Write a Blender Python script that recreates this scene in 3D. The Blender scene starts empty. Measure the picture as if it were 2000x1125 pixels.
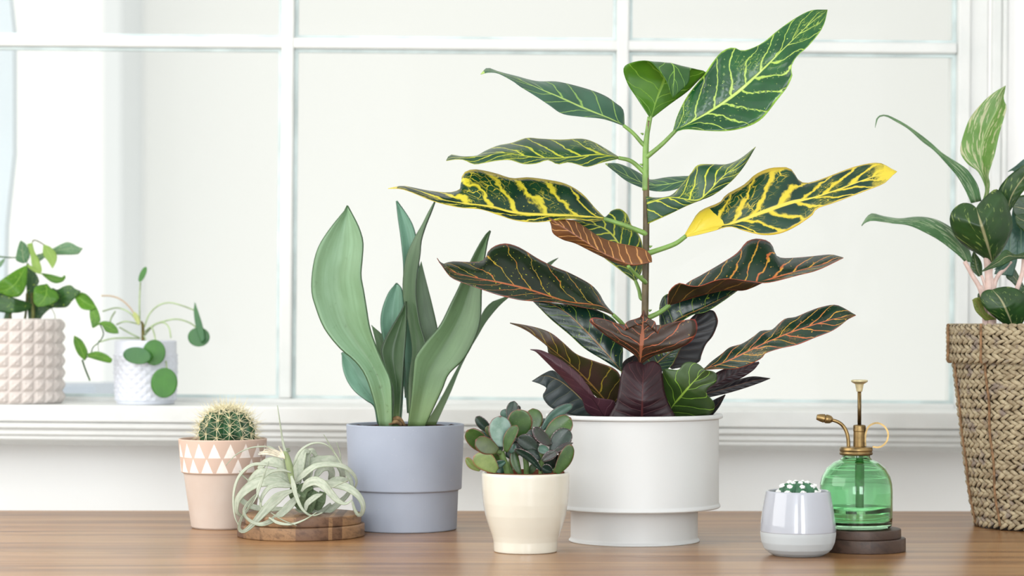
import bpy, bmesh, math, random
import numpy as np
from mathutils import Vector, Matrix

# ---------------------------------------------------------------- scene, camera, light
scene = bpy.context.scene
COL = scene.collection
random.seed(7)
rng = np.random.default_rng(7)
F, HOR, CAMZ = 4400.0, 635.0, 1.0975          # focal length in pixels of the 2000x1125 frame

cam_data = bpy.data.cameras.new('camera')
cam = bpy.data.objects.new('camera', cam_data)
COL.objects.link(cam)
cam.location = (0, 0, CAMZ)
cam.rotation_euler = (math.radians(90), 0, 0)
cam_data.sensor_width = 36.0
cam_data.lens = F * 36.0 / 2000.0
cam_data.shift_y = (HOR - 562.5) / 2000.0
cam_data.clip_end = 60
cam_data.dof.use_dof = True
cam_data.dof.focus_distance = 3.58
cam_data.dof.aperture_fstop = 4.5
scene.camera = cam

world = bpy.data.worlds.new('sky')
scene.world = world
world.use_nodes = True
bg = world.node_tree.nodes['Background']
bg.inputs['Color'].default_value = (1.0, 0.996, 0.94, 1)
bg.inputs['Strength'].default_value = 1.15


def area(name, loc, target, sx, sy, power, color=(1, 1, 1)):
    d = bpy.data.lights.new(name, 'AREA')
    d.shape = 'RECTANGLE'
    d.size, d.size_y = sx, sy
    d.energy = power
    d.color = color
    o = bpy.data.objects.new(name, d)
    COL.objects.link(o)
    o.location = loc
    o.rotation_euler = (Vector(target) - Vector(loc)).to_track_quat('-Z', 'Y').to_euler()
    return o


# daylight through the left wall's window; two fill lights added behind the camera
area('window_light_left', (-2.02, 2.7, 1.9), (-0.5, 3.5, 0.75), 2.4, 2.2, 49, (1.0, 0.985, 0.965))
area('fill_light_behind', (-1.3, -3.95, 1.75), (-0.8, 3.7, 1.3), 1.4, 2.3, 78, (0.91, 0.955, 1.0))
area('fill_light_behind', (1.5, -3.95, 1.75), (0.9, 3.7, 1.3), 1.4, 2.3, 128, (0.91, 0.955, 1.0))  # added fill that brightens the right of the back wall

scene.view_settings.view_transform = 'Standard'
scene.view_settings.look = 'None'
scene.view_settings.gamma = 1.0
scene.view_settings.use_curve_mapping = False
scene.view_settings.exposure = 0.0


# ---------------------------------------------------------------- helpers
def lin(c):
    out = []
    for v in c[:3]:
        v = v / 255.0
        out.append(v / 12.92 if v <= 0.04045 else ((v + 0.055) / 1.055) ** 2.4)
    return (out[0], out[1], out[2], 1.0)


def P(px, py, D):
    return Vector(((px - 1000.0) * D / F, D, CAMZ - (py - HOR) * D / F))


def Dz(ybase):                # distance of a point on the table top seen at row ybase
    return (CAMZ - 0.75) * F / (ybase - HOR)


def crop(ox, oy, s):
    return lambda pts: [(ox + p[0] / s, oy + p[1] / s) for p in pts]


def catmull(pts, n):
    pts = np.asarray(pts, float)
    if len(pts) == 2:
        t = np.linspace(0, 1, n)[:, None]
        return pts[0] * (1 - t) + pts[1] * t
    a = np.vstack([2 * pts[0] - pts[1], pts, 2 * pts[-1] - pts[-2]])
    out = []
    for i in range(1, len(a) - 2):
        p0, p1, p2, p3 = a[i - 1], a[i], a[i + 1], a[i + 2]
        for t in np.linspace(0, 1, 10, endpoint=False):
            out.append(0.5 * ((2 * p1) + (-p0 + p2) * t + (2 * p0 - 5 * p1 + 4 * p2 - p3) * t * t + (-p0 + 3 * p1 - 3 * p2 + p3) * t ** 3))
    out.append(a[-2])
    out = np.array(out)
    s = np.concatenate([[0], np.cumsum(np.linalg.norm(np.diff(out[:, :2], axis=0), axis=1))])
    s /= s[-1]
    tt = np.linspace(0, 1, n)
    return np.stack([np.interp(tt, s, out[:, k]) for k in range(out.shape[1])], 1)


def mesh_obj(name, verts, faces, mats, parent=None, smooth=True, uv=None, mat_idx=None):
    off = Vector((0, 0, 0))
    if parent is not None:
        p = parent
        while p is not None:
            off += p.location
            p = p.parent
    me = bpy.data.meshes.new(name)
    me.from_pydata([tuple(Vector(v) - off) for v in verts], [], [tuple(int(i) for i in f) for f in faces])
    if not isinstance(mats, (list, tuple)):
        mats = [mats]
    for m in mats:
        me.materials.append(m)
    if smooth:
        me.polygons.foreach_set('use_smooth', [True] * len(me.polygons))
    if mat_idx is not None:
        me.polygons.foreach_set('material_index', [int(i) for i in mat_idx])
    if uv is not None:
        lay = me.uv_layers.new(name='UVMap')
        idx = np.empty(len(me.loops), dtype=np.int32)
        me.loops.foreach_get('vertex_index', idx)
        lay.data.foreach_set('uv', np.asarray(uv, np.float32)[idx].ravel())
    me.update()
    o = bpy.data.objects.new(name, me)
    COL.objects.link(o)
    if parent is not None:
        o.parent = parent
    return o


def thing(name, label, cat, loc, group=None):
    o = bpy.data.objects.new(name, None)
    COL.objects.link(o)
    o.empty_display_size = 0.05
    o.location = loc
    o['label'] = label
    o['category'] = cat
    if group:
        o['group'] = group
    return o


class MB:
    """collects primitive shapes into one mesh"""
    def __init__(self):
        self.v, self.f = [], []

    def add(self, v, f):
        n = len(self.v)
        self.v += [Vector(p) for p in v]
        self.f += [tuple(i + n for i in q) for q in f]
        return self

    def box(self, x0, x1, y0, y1, z0, z1):
        return self.add([(x0, y0, z0), (x1, y0, z0), (x1, y1, z0), (x0, y1, z0), (x0, y0, z1), (x1, y0, z1), (x1, y1, z1), (x0, y1, z1)],
                        [(0, 3, 2, 1), (4, 5, 6, 7), (0, 1, 5, 4), (1, 2, 6, 5), (2, 3, 7, 6), (3, 0, 4, 7)])

    def build(self, name, mat, parent=None, smooth=False):
        return mesh_obj(name, self.v, self.f, mat, parent, smooth)


def bevel(o, w=0.002, seg=2):
    m = o.modifiers.new('bevel', 'BEVEL')
    m.width = w
    m.segments = seg
    m.limit_method = 'ANGLE'
    return o


def lathe_data(profile, c, seg=72, sub=3):
    """profile: (r, z) list, centre c=(x, y); returns verts, faces, uv"""
    verts, faces, uv = [], [], []
    n = len(profile)
    for (r, z), k in zip(profile, range(n)):
        for i in range(seg + 1):
            a = 2 * math.pi * i / seg - math.pi / 2 - math.pi
            verts.append((c[0] + r * math.cos(a), c[1] + r * math.sin(a), z))
            uv.append((i / seg, z))
    w = seg + 1
    for k in range(n - 1):
        for i in range(seg):
            faces.append((k * w + i, k * w + i + 1, (k + 1) * w + i + 1, (k + 1) * w + i))
    return verts, faces, uv


def round_profile(pts, r=0.0015, steps=3):
    """rounds the corners of a profile polyline"""
    out = [pts[0]]
    for i in range(1, len(pts) - 1):
        p = np.array(pts[i], float)
        a, b = np.array(pts[i - 1], float) - p, np.array(pts[i + 1], float) - p
        la, lb = np.linalg.norm(a), np.linalg.norm(b)
        if la < 1e-9 or lb < 1e-9:
            continue
        q = min(r, la * 0.45, lb * 0.45)
        s, e = p + a / la * q, p + b / lb * q
        for k in range(steps + 1):
            t = k / steps
            out.append(tuple((1 - t) ** 2 * s + 2 * t * (1 - t) * p + t * t * e))
    out.append(pts[-1])
    return out


def lathe(name, profile, c, mat, parent=None, seg=72, rr=0.0015, merge=True):
    v, f, uv = lathe_data(round_profile(profile, rr) if rr else profile, c, seg)
    o = mesh_obj(name, v, f, mat, parent, True, uv)
    bm = bmesh.new()
    bm.from_mesh(o.data)
    bmesh.ops.remove_doubles(bm, verts=bm.verts, dist=1e-6)
    bmesh.ops.recalc_face_normals(bm, faces=bm.faces)
    bm.to_mesh(o.data)
    bm.free()
    return o


def tube_data(pts, radii, sides=8, n=None, spline=True):
    pts = np.array([tuple(p) for p in pts], float)
    m = len(pts)
    if np.isscalar(radii):
        radii = [radii] * m
    n = n or max(6, (m - 1) * 6)
    if spline and m > 2:
        a = np.vstack([2 * pts[0] - pts[1], pts, 2 * pts[-1] - pts[-2]])
        q = []
        for t in np.linspace(0, m - 1 - 1e-9, n):
            i = int(t)
            u = t - i
            p0, p1, p2, p3 = a[i], a[i + 1], a[i + 2], a[i + 3]
            q.append(0.5 * ((2 * p1) + (-p0 + p2) * u + (2 * p0 - 5 * p1 + 4 * p2 - p3) * u * u + (-p0 + 3 * p1 - 3 * p2 + p3) * u ** 3))
        q = np.array(q)
    else:
        q = np.stack([np.interp(np.linspace(0, m - 1, n), range(m), pts[:, k]) for k in range(3)], 1)
    r = np.interp(np.linspace(0, len(radii) - 1, n), range(len(radii)), radii)
    verts, faces = [], []
    up = Vector((0.3, -1, 0.2)).normalized()
    for i in range(n):
        d = Vector(q[min(i + 1, n - 1)] - q[max(i - 1, 0)])
        d = d.normalized() if d.length > 1e-9 else Vector((0, 0, 1))
        s = d.cross(up)
        s = s.normalized() if s.length > 1e-6 else d.orthogonal().normalized()
        up = s.cross(d).normalized()
        for k in range(sides):
            a = 2 * math.pi * k / sides
            verts.append(Vector(q[i]) + (s * math.cos(a) + up * math.sin(a)) * r[i])
    for i in range(n - 1):
        for k in range(sides):
            k2 = (k + 1) % sides
            faces.append((i * sides + k, i * sides + k2, (i + 1) * sides + k2, (i + 1) * sides + k))
    faces.append(tuple(range(sides))[::-1])
    faces.append(tuple((n - 1) * sides + k for k in range(sides)))
    return verts, faces


def tube(name, pts, radii, mat, parent=None, sides=8, n=None):
    v, f = tube_data(pts, radii, sides, n)
    return mesh_obj(name, v, f, mat, parent, True)


def leaf(name, L, M, R, D, d=(0, 0), eL=0.0, eR=0.0, mats=None, parent=None, nv=34, nu=6, thick=0.0006,
         pucker=0.0, nvein=10, slant=1.5, arch=0.0, flip=False, lens=False, ends=0.5):
    """A leaf blade spanned by its left edge, midrib and right edge, base to tip; d = distance offset along the
    midrib, eL/eR = how much further away (+) or nearer (-) each edge lies. Two skins: upper and lower side."""
    l, m, r = catmull(L, nv), catmull(M, nv), catmull(R, nv)
    t = np.linspace(0, 1, nv)
    dm = np.interp(t, np.linspace(0, 1, len(d)), d)
    env = np.sin(np.pi * np.clip(t, 0.001, 0.999)) ** ends
    nrow = 2 * nu + 1
    us = np.linspace(-1, 1, nrow)
    pts = np.zeros((nv, nrow, 3))
    uv = np.zeros((nv, nrow, 2))
    for j, u in enumerate(us):
        e, ed = (l, eL) if u < 0 else (r, eR)
        a = abs(u)
        xy = m * (1 - a) + e * a
        dd = dm + ed * env * (a ** 1.25) - arch * env * 4 * a * (1 - a)
        Dd = D + dd
        pts[:, j, 0] = (xy[:, 0] - 1000) * Dd / F
        pts[:, j, 1] = Dd
        pts[:, j, 2] = CAMZ - (xy[:, 1] - HOR) * Dd / F
        uv[:, j, 0] = (u + 1) / 2
        uv[:, j, 1] = t
    du = np.gradient(pts, axis=1)
    dv = np.gradient(pts, axis=0)
    nrm = np.cross(du, dv)
    ln = np.linalg.norm(nrm, axis=2, keepdims=True)
    nrm = nrm / np.maximum(ln, 1e-12)
    area_sign = np.sum(ln[..., 0] * nrm[..., 1])       # upper side = the one mostly facing the viewer
    sgn = -1.0 if area_sign > 0 else 1.0
    if flip:
        sgn = -sgn
    N = nrm * sgn
    if pucker:
        for j, u in enumerate(us):
            ph = 2 * np.pi * (t * nvein - abs(u) * slant + (0.45 if u > 0 else 0))
            amp = pucker * env * (1 - (2 * abs(u) - 1) ** 2)
            pts[:, j] += N[:, j] * (amp * (0.5 - 0.5 * np.cos(ph)))[:, None]
    th = np.full((nv, nrow), thick / 2)
    if lens:
        th = thick / 2 * np.sqrt(np.clip(1 - us[None, :] ** 2, 0.02, 1)) * np.sqrt(np.clip(env[:, None], 0.05, 1))
    top = (pts + N * th[..., None]).reshape(-1, 3)
    bot = (pts - N * th[..., None]).reshape(-1, 3)
    verts = np.vstack([top, bot])
    n0 = nv * nrow
    faces, mi = [], []
    for i in range(nv - 1):
        for j in range(nrow - 1):
            a, b, c, e = i * nrow + j, i * nrow + j + 1, (i + 1) * nrow + j + 1, (i + 1) * nrow + j
            q = (a, b, c, e) if sgn > 0 else (e, c, b, a)
            faces.append(q)
            mi.append(0)
            faces.append(tuple(x + n0 for x in q[::-1]))
            mi.append(1)
    ring = [j for j in range(nrow)] + [i * nrow + nrow - 1 for i in range(1, nv)] + \
           [(nv - 1) * nrow + j for j in range(nrow - 2, -1, -1)] + [i * nrow for i in range(nv - 2, 0, -1)]
    for k in range(len(ring)):
        a, b = ring[k], ring[(k + 1) % len(ring)]
        q = (b, a, a + n0, b + n0)
        faces.append(q if sgn > 0 else q[::-1])
        mi.append(0)
    uvf = np.vstack([uv.reshape(-1, 2), uv.reshape(-1, 2)])
    return mesh_obj(name, verts, faces, list(mats), parent, True, uvf, mi)


def mid(L, R, n=12):
    return [tuple(p) for p in (catmull(L, n) + catmull(R, n)) / 2]


# ---------------------------------------------------------------- node materials
class X:
    """shader maths written as expressions"""
    nt = None

    def __init__(self, s):
        self.s = s

    @staticmethod
    def m(op, *a, clamp=False):
        n = X.nt.nodes.new('ShaderNodeMath')
        n.operation = op
        n.use_clamp = clamp
        for i, v in enumerate(a):
            if isinstance(v, X):
                X.nt.links.new(v.s, n.inputs[i])
            else:
                n.inputs[i].default_value = float(v)
        return X(n.outputs[0])

    def __add__(s, o): return X.m('ADD', s, o)
    def __radd__(s, o): return X.m('ADD', o, s)
    def __sub__(s, o): return X.m('SUBTRACT', s, o)
    def __rsub__(s, o): return X.m('SUBTRACT', o, s)
    def __mul__(s, o): return X.m('MULTIPLY', s, o)
    def __rmul__(s, o): return X.m('MULTIPLY', o, s)
    def __truediv__(s, o): return X.m('DIVIDE', s, o)
    def abs(s): return X.m('ABSOLUTE', s)
    def fract(s): return X.m('FRACT', s)
    def gt(s, o): return X.m('GREATER_THAN', s, o)
    def lt(s, o): return X.m('LESS_THAN', s, o)
    def max(s, o): return X.m('MAXIMUM', s, o)
    def min(s, o): return X.m('MINIMUM', s, o)
    def clamp(s): return X.m('ADD', s, 0.0, clamp=True)

    def step(s, a, b):
        n = X.nt.nodes.new('ShaderNodeMapRange')
        n.interpolation_type = 'SMOOTHSTEP'
        X.nt.links.new(s.s, n.inputs['Value'])
        for k, v in (('From Min', a), ('From Max', b)):
            if isinstance(v, X):
                X.nt.links.new(v.s, n.inputs[k])
            else:
                n.inputs[k].default_value = v
        return X(n.outputs[0])


def newmat(name):
    m = bpy.data.materials.new(name)
    m.use_nodes = True
    X.nt = m.node_tree
    return m, m.node_tree, m.node_tree.nodes['Principled BSDF']


def vec(x, y, z):
    n = X.nt.nodes.new('ShaderNodeCombineXYZ')
    for i, v in enumerate((x, y, z)):
        if isinstance(v, X):
            X.nt.links.new(v.s, n.inputs[i])
        else:
            n.inputs[i].default_value = v
    return X(n.outputs[0])


def coords(kind='Object'):
    n = X.nt.nodes.new('ShaderNodeTexCoord')
    return X(n.outputs[kind])


def sep(v):
    n = X.nt.nodes.new('ShaderNodeSeparateXYZ')
    X.nt.links.new(v.s, n.inputs[0])
    return X(n.outputs[0]), X(n.outputs[1]), X(n.outputs[2])


def scale(v, sx, sy, sz):
    n = X.nt.nodes.new('ShaderNodeMapping')
    X.nt.links.new(v.s, n.inputs[0])
    n.inputs['Scale'].default_value = (sx, sy, sz)
    return X(n.outputs[0])


def noise(v, sc=5, det=3, rough=0.5, dist=0.0):
    n = X.nt.nodes.new('ShaderNodeTexNoise')
    X.nt.links.new(v.s, n.inputs['Vector'])
    n.inputs['Scale'].default_value = sc
    n.inputs['Detail'].default_value = det
    n.inputs['Roughness'].default_value = rough
    n.inputs['Distortion'].default_value = dist
    return X(n.outputs[0])


def voro_edge(v, sc=5):
    n = X.nt.nodes.new('ShaderNodeTexVoronoi')
    n.feature = 'DISTANCE_TO_EDGE'
    X.nt.links.new(v.s, n.inputs['Vector'])
    n.inputs['Scale'].default_value = sc
    return X(n.outputs[0])


def mixc(f, a, b):
    n = X.nt.nodes.new('ShaderNodeMix')
    n.data_type = 'RGBA'
    if isinstance(f, X):
        X.nt.links.new(f.s, n.inputs[0])
    else:
        n.inputs[0].default_value = f
    for k, v in ((6, a), (7, b)):
        if isinstance(v, X):
            X.nt.links.new(v.s, n.inputs[k])
        else:
            n.inputs[k].default_value = lin(v)
    return X(n.outputs[2])


def setin(p, name, v):
    if isinstance(v, X):
        X.nt.links.new(v.s, p.inputs[name])
    else:
        p.inputs[name].default_value = v


def bump(p, h, strength=0.3, dist=0.001):
    n = X.nt.nodes.new('ShaderNodeBump')
    n.inputs['Strength'].default_value = strength
    n.inputs['Distance'].default_value = dist
    X.nt.links.new(h.s, n.inputs['Height'])
    X.nt.links.new(n.outputs[0], p.inputs['Normal'])


def translucent(m, p, col, amount):
    nt = m.node_tree
    t = nt.nodes.new('ShaderNodeBsdfTranslucent')
    if isinstance(col, X):
        nt.links.new(col.s, t.inputs[0])
    else:
        t.inputs[0].default_value = lin(col)
    mx = nt.nodes.new('ShaderNodeMixShader')
    mx.inputs[0].default_value = amount
    nt.links.new(p.outputs[0], mx.inputs[1])
    nt.links.new(t.outputs[0], mx.inputs[2])
    nt.links.new(mx.outputs[0], nt.nodes['Material Output'].inputs['Surface'])


def plain(name, c, rough=0.5, spec=0.5, var=0.0, vs=8, metal=0.0, bmp=0.0, bs=200, coat=0.0):
    m, nt, p = newmat(name)
    co = coords()
    if var:
        n = noise(co, vs, 4)
        c2 = tuple(max(0, x * (1 - var)) for x in c)
        c1 = tuple(min(255, x * (1 + var * 0.5)) for x in c)
        setin(p, 'Base Color', mixc(n.step(0.3, 0.7), c2, c1))
    else:
        p.inputs['Base Color'].default_value = lin(c)
    p.inputs['Roughness'].default_value = rough
    p.inputs['Specular IOR Level'].default_value = spec
    p.inputs['Metallic'].default_value = metal
    p.inputs['Coat Weight'].default_value = coat
    p.inputs['Coat Roughness'].default_value = 0.08
    if bmp:
        bump(p, noise(co, bs, 3), bmp, 0.0006)
    return m


def leaf_mat(name, base, base2, vein, rim=None, midc=None, midw=0.05, nvein=10, slant=1.5, veinw=0.18, net=0.0, netsc=5.0,
             rough=0.28, spec=0.5, tr=0.12, spots=0.0, spotc=None, fade=0.6, patch=False, bmp=0.35, rimw=0.94, vein2=None, seed=0.0, ragged=0.0):
    m, nt, p = newmat(name)
    U, V, _ = sep(coords('UV'))
    co = coords('Object')
    u = (U - 0.5) * 2.0
    a = u.abs()
    n1 = noise(co, 55, 3)
    n2 = noise(co, 18, 2)
    n3 = noise(co, 160, 3)
    mid_ = a + (n1 - 0.5) * 0.02
    mk = 1.0 - mid_.step(midw * 0.35, (1.15 - V) * midw + 0.012)
    sc = V * nvein - a * slant + (n2 - 0.5) * 0.9 + (n1 - 0.5) * (0.35 + ragged) + u.gt(0.0) * 0.45 + seed
    f = 1.0 - ((sc.fract() - 0.5).abs() * 2.0)       # 0 on the vein
    w = (1.15 - a * fade) * veinw * (n1 * 1.6 + 0.2) + (n3 - 0.5) * ragged * 0.6
    sk = 1.0 - f.step(w * 0.3, w + 0.03)
    mask = mk.max(sk)
    if net:
        e = voro_edge(vec(u * 1.6 + (n1 - 0.5) * 0.6, V * 5.0 + (n2 - 0.5) * 0.7 - a * 0.8, 0.0), netsc)
        nk = (1.0 - e.step(0.02, 0.02 + 0.13 * net)) * n2.step(0.62 - net * 0.45, 0.75 - net * 0.25)
        mask = mask.max(nk * 0.9)
    c = mixc(n2.step(0.35, 0.65), base, base2)
    if spots:
        sp = noise(co, 260, 2).step(0.72 - spots * 0.2, 0.76 - spots * 0.2)
        c = mixc(sp, c, spotc or vein)
    vc = mixc(n1.step(0.4, 0.65), vein, vein2 or vein)
    c = mixc(mask, c, vc)
    if midc:
        c = mixc(mk, c, midc)
    if rim:
        c = mixc((a + (n1 - 0.5) * 0.12).step(rimw, min(1.0, rimw + 0.05)), c, rim)
    if patch:
        c = mixc((V + (n2 - 0.5) * 0.25 + a * 0.06).lt(0.2), c, vein)
        c = mixc((V + (n1 - 0.5) * 0.14 + (n3 - 0.5) * 0.05).step(0.87, 0.96), c, vein)
    setin(p, 'Base Color', c)
    p.inputs['Roughness'].default_value = rough
    p.inputs['Specular IOR Level'].default_value = spec
    bump(p, (1.0 - mask) * 0.6 + n1 * 0.5, bmp, 0.0012)
    if tr:
        translucent(m, p, c, tr)
    return m

# ---------------------------------------------------------------- materials of the setting
M = {}
M['wall'] = plain('white_wall_paint', (249, 249, 248), 0.75, 0.3, 0.012, 1.5)
M['ext'] = plain('white_render', (249, 249, 248), 0.8, 0.2)
M['pier'] = plain('shade_grey_render', (236, 239, 242), 0.8, 0.2)  # greyed to paint in the shade on the pier
M['sky_block'] = plain('grey_sky_block_render', (206, 208, 208), 0.8, 0.2)
M['shutter'] = plain('grey_blue_paint', (214, 222, 228), 0.6, 0.3)
M['ledge'] = plain('shade_blue_ledge', (196, 204, 216), 0.6, 0.3)  # grey-blue tone puts the ledge's shade into its colour
M['ceil'] = plain('ceiling_paint', (248, 248, 247), 0.85, 0.2)
M['floor'] = plain('floor_boards', (214, 210, 204), 0.5, 0.4, 0.1, 3)


def frame_paint():
    m, nt, p = newmat('old_white_gloss_paint')
    co = coords()
    n = noise(co, 9, 4)
    setin(p, 'Base Color', mixc(n.step(0.45, 0.75), (220, 222, 220), (213, 216, 214)))
    p.inputs['Roughness'].default_value = 0.42
    bump(p, noise(scale(co, 1, 1, 1), 30, 4), 0.5, 0.003)
    return m


M['frame'] = frame_paint()
M['putty'] = plain('shade_tinted_putty', (206, 220, 220), 0.5, 0.4, 0.08, 14)  # teal-grey tint paints the shading beside the glazing bars


def glass_pane():
    m, nt, p = newmat('window_glass')
    out = nt.nodes['Material Output']
    tr = nt.nodes.new('ShaderNodeBsdfTransparent')
    tr.inputs[0].default_value = (0.985, 0.992, 0.99, 1)
    gl = nt.nodes.new('ShaderNodeBsdfGlossy')
    gl.inputs['Roughness'].default_value = 0.02
    fr = nt.nodes.new('ShaderNodeFresnel')
    fr.inputs[0].default_value = 1.06
    mx = nt.nodes.new('ShaderNodeMixShader')
    nt.links.new(fr.outputs[0], mx.inputs[0])
    nt.links.new(tr.outputs[0], mx.inputs[1])
    nt.links.new(gl.outputs[0], mx.inputs[2])
    nt.links.new(mx.outputs[0], out.inputs['Surface'])
    return m


M['glass'] = glass_pane()


def table_wood():
    m, nt, p = newmat('oiled_oak_grain_along_table')
    co = coords()
    x, y, z = sep(co)
    warp = noise(scale(co, 1.1, 4, 4), 1.0, 3)
    wy = y + (warp - 0.5) * 0.10
    g1 = noise(vec(x * 0.9, wy * 22.0, z * 22.0), 1.0, 4, 0.6)
    g2 = noise(vec(x * 2.4, wy * 210.0, z * 210.0), 1.0, 4, 0.65)
    g3 = noise(vec(x * 1.5, wy * 95.0, z * 95.0), 1.0, 5, 0.7)
    big = noise(vec(x * 0.9, y * 6.0, z), 1.0, 2)
    pore = noise(vec(x * 26.0, y * 330.0, 0.0), 1.0, 2)
    c = mixc(g1.step(0.36, 0.64), (126, 86, 50), (172, 126, 80))
    c = mixc(big.step(0.42, 0.66) * 0.6, c, (186, 144, 98))
    c = mixc(g2.step(0.50, 0.72) * 0.55, c, (92, 60, 34))
    c = mixc(g3.step(0.56, 0.66) * 0.85, c, (56, 33, 20))
    c = mixc(pore.step(0.70, 0.76) * 0.7, c, (48, 32, 24))
    knots = noise(vec(x * 4.5, y * 15.0, 0.0), 1.0, 2)
    c = mixc(knots.step(0.68, 0.78) * 0.7, c, (70, 60, 56))
    setin(p, 'Base Color', c)
    grain = (g3.step(0.52, 0.70) + pore.step(0.66, 0.76)).clamp()
    setin(p, 'Roughness', 0.24 + g2 * 0.18)
    p.inputs['Specular IOR Level'].default_value = 0.5
    setin(p, 'Coat Weight', 0.42 - grain * 0.38 - g2 * 0.2)
    p.inputs['Coat Roughness'].default_value = 0.2
    bump(p, g2 * 0.5 + g3 * 0.7 - pore.step(0.66, 0.76), 0.12, 0.0006)
    return m


M['table'] = table_wood()


# ---------------------------------------------------------------- the room and the window
def struct(o):
    o['kind'] = 'structure'
    return o


DW = 4.74                                       # distance of the window wall
TILT = 0.0083                                   # the old window hangs a little out of level
c0 = P(1000, 635, DW)
ROT = Matrix.Rotation(TILT, 4, 'Y')


def W(px, py, D, ref=DW):                       # point of the window wall, as seen on the wall plane, set at depth D
    q = P(px, py, ref)
    v = ROT @ Vector((q.x - c0.x, 0, q.z - c0.z))
    return Vector((c0.x + v.x, D, c0.z + v.z))


def wbox(mb, x0, x1, y0, y1, d0, d1):
    """box over pixels x0..x1, y0..y1 of the window wall, from depth d0 (near) to d1"""
    pts = [W(x0, y1, d0), W(x1, y1, d0), W(x1, y1, d1), W(x0, y1, d1), W(x0, y0, d0), W(x1, y0, d0), W(x1, y0, d1), W(x0, y0, d1)]
    mb.add(pts, [(0, 3, 2, 1), (4, 5, 6, 7), (0, 1, 5, 4), (1, 2, 6, 5), (2, 3, 7, 6), (3, 0, 4, 7)])
    return mb


# window wall with its opening (the opening spans pixels -760..1925, up to y=-260, down to 800)
wb = MB()
wbox(wb, -1500, -760, -1900, 2000, DW - 0.01, DW + 0.22)
wbox(wb, 1925, 3300, -1900, 2000, DW - 0.01, DW + 0.22)
wbox(wb, -760, 1925, -1900, -560, DW - 0.01, DW + 0.22)
wbox(wb, -760, 1925, 800, 2000, DW - 0.01, DW + 0.22)
struct(wb.build('wall_back', M['wall']))

win = bpy.data.objects.new('window_1', None)
COL.objects.link(win)
win.location = (c0.x, DW, c0.z)
struct(win)
fr = MB()
wbox(fr, 1889, 1925, -560, 800, DW - 0.006, DW + 0.10)
wbox(fr, 1865, 1889, -560, 800, DW - 0.014, DW + 0.10)
wbox(fr, -760, -700, -560, 800, DW - 0.012, DW + 0.10)
wbox(fr, -760, 1925, -560, -500, DW - 0.012, DW + 0.10)
wbox(fr, -700, 1865, 782, 806, DW - 0.012, DW + 0.10)
bevel(fr.build('window_frame', M['frame'], win), 0.003)
VX = [(-706 + 0, -678), (-85, -58), (546, 570), (1200, 1224)]
HY = [(-560, -520), (77, 98)]
for (a, b) in VX[1:]:
    mb = MB()
    wbox(mb, a, b, -500, 782, DW - 0.008, DW + 0.030)
    bevel(mb.build('glazing_bar', M['frame'], win), 0.004)
mb = MB()
wbox(mb, -700, 1865, HY[1][0], HY[1][1], DW - 0.006, DW + 0.030)
bevel(mb.build('glazing_bar', M['frame'], win), 0.004)
xs = [(-700, -85), (-58, 546), (570, 1200), (1224, 1865)]
ys = [(-500, 77), (98, 782)]
for (xa, xb) in xs:
    for (ya, yb) in ys:
        g = MB()
        wbox(g, xa, xb, ya, yb, DW + 0.024, DW + 0.027)
        gp = g.build('pane', M['glass'], win)
        b = MB()                                 # bead round the pane, its tint painting edge shade
        wbox(b, xa, xa + 7, ya, yb, DW + 0.010, DW + 0.024)
        wbox(b, xb - 7, xb, ya, yb, DW + 0.010, DW + 0.024)
        wbox(b, xa + 7, xb - 7, ya, ya + 6, DW + 0.010, DW + 0.024)
        wbox(b, xa + 7, xb - 7, yb - 6, yb, DW + 0.010, DW + 0.024)
        b.build('glazing_bead', M['putty'], gp)

# window sill, its moulding below, side casing
sb = MB()
zt = lambda px, y: None
x0, x1 = -780, 1990


def board(mb, prof, xa, xb):
    """prof: (y pixel on the wall plane, depth) outline extruded along the window"""
    n = len(prof)
    v = [W(xa, y, D) for y, D in prof] + [W(xb, y, D) for y, D in prof]
    f = [(i, (i + 1) % n, n + (i + 1) % n, n + i) for i in range(n)]
    f += [tuple(range(n))[::-1], tuple(range(n, 2 * n))]
    mb.add(v, f)
    return mb


# outline heights are on the wall plane; nearer edges read lower in the picture
o = bevel(board(MB(), [(790, DW), (790, DW - 0.24), (822, DW - 0.24), (822, DW)], x0, x1).build('trim_1', M['frame']), 0.004, 3)
struct(o)
o = bevel(board(MB(), [(822.5, DW), (822.5, DW - 0.234), (833, DW - 0.234), (837, DW - 0.226), (846, DW - 0.226), (848, DW - 0.220), (855, DW - 0.220), (861, DW - 0.208), (866, DW - 0.198), (866, DW)], x0, x1)
          .build('trim_2', M['frame']), 0.002, 2)
struct(o)
cs = MB()
wbox(cs, 1929, 1948, -600, 790, DW - 0.024, DW)
wbox(cs, 1948, 1957, -600, 790, DW - 0.034, DW)
wbox(cs, 1957, 1962, -600, 790, DW - 0.02, DW)
struct(bevel(cs.build('trim_3', M['frame']), 0.004, 3))

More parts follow.
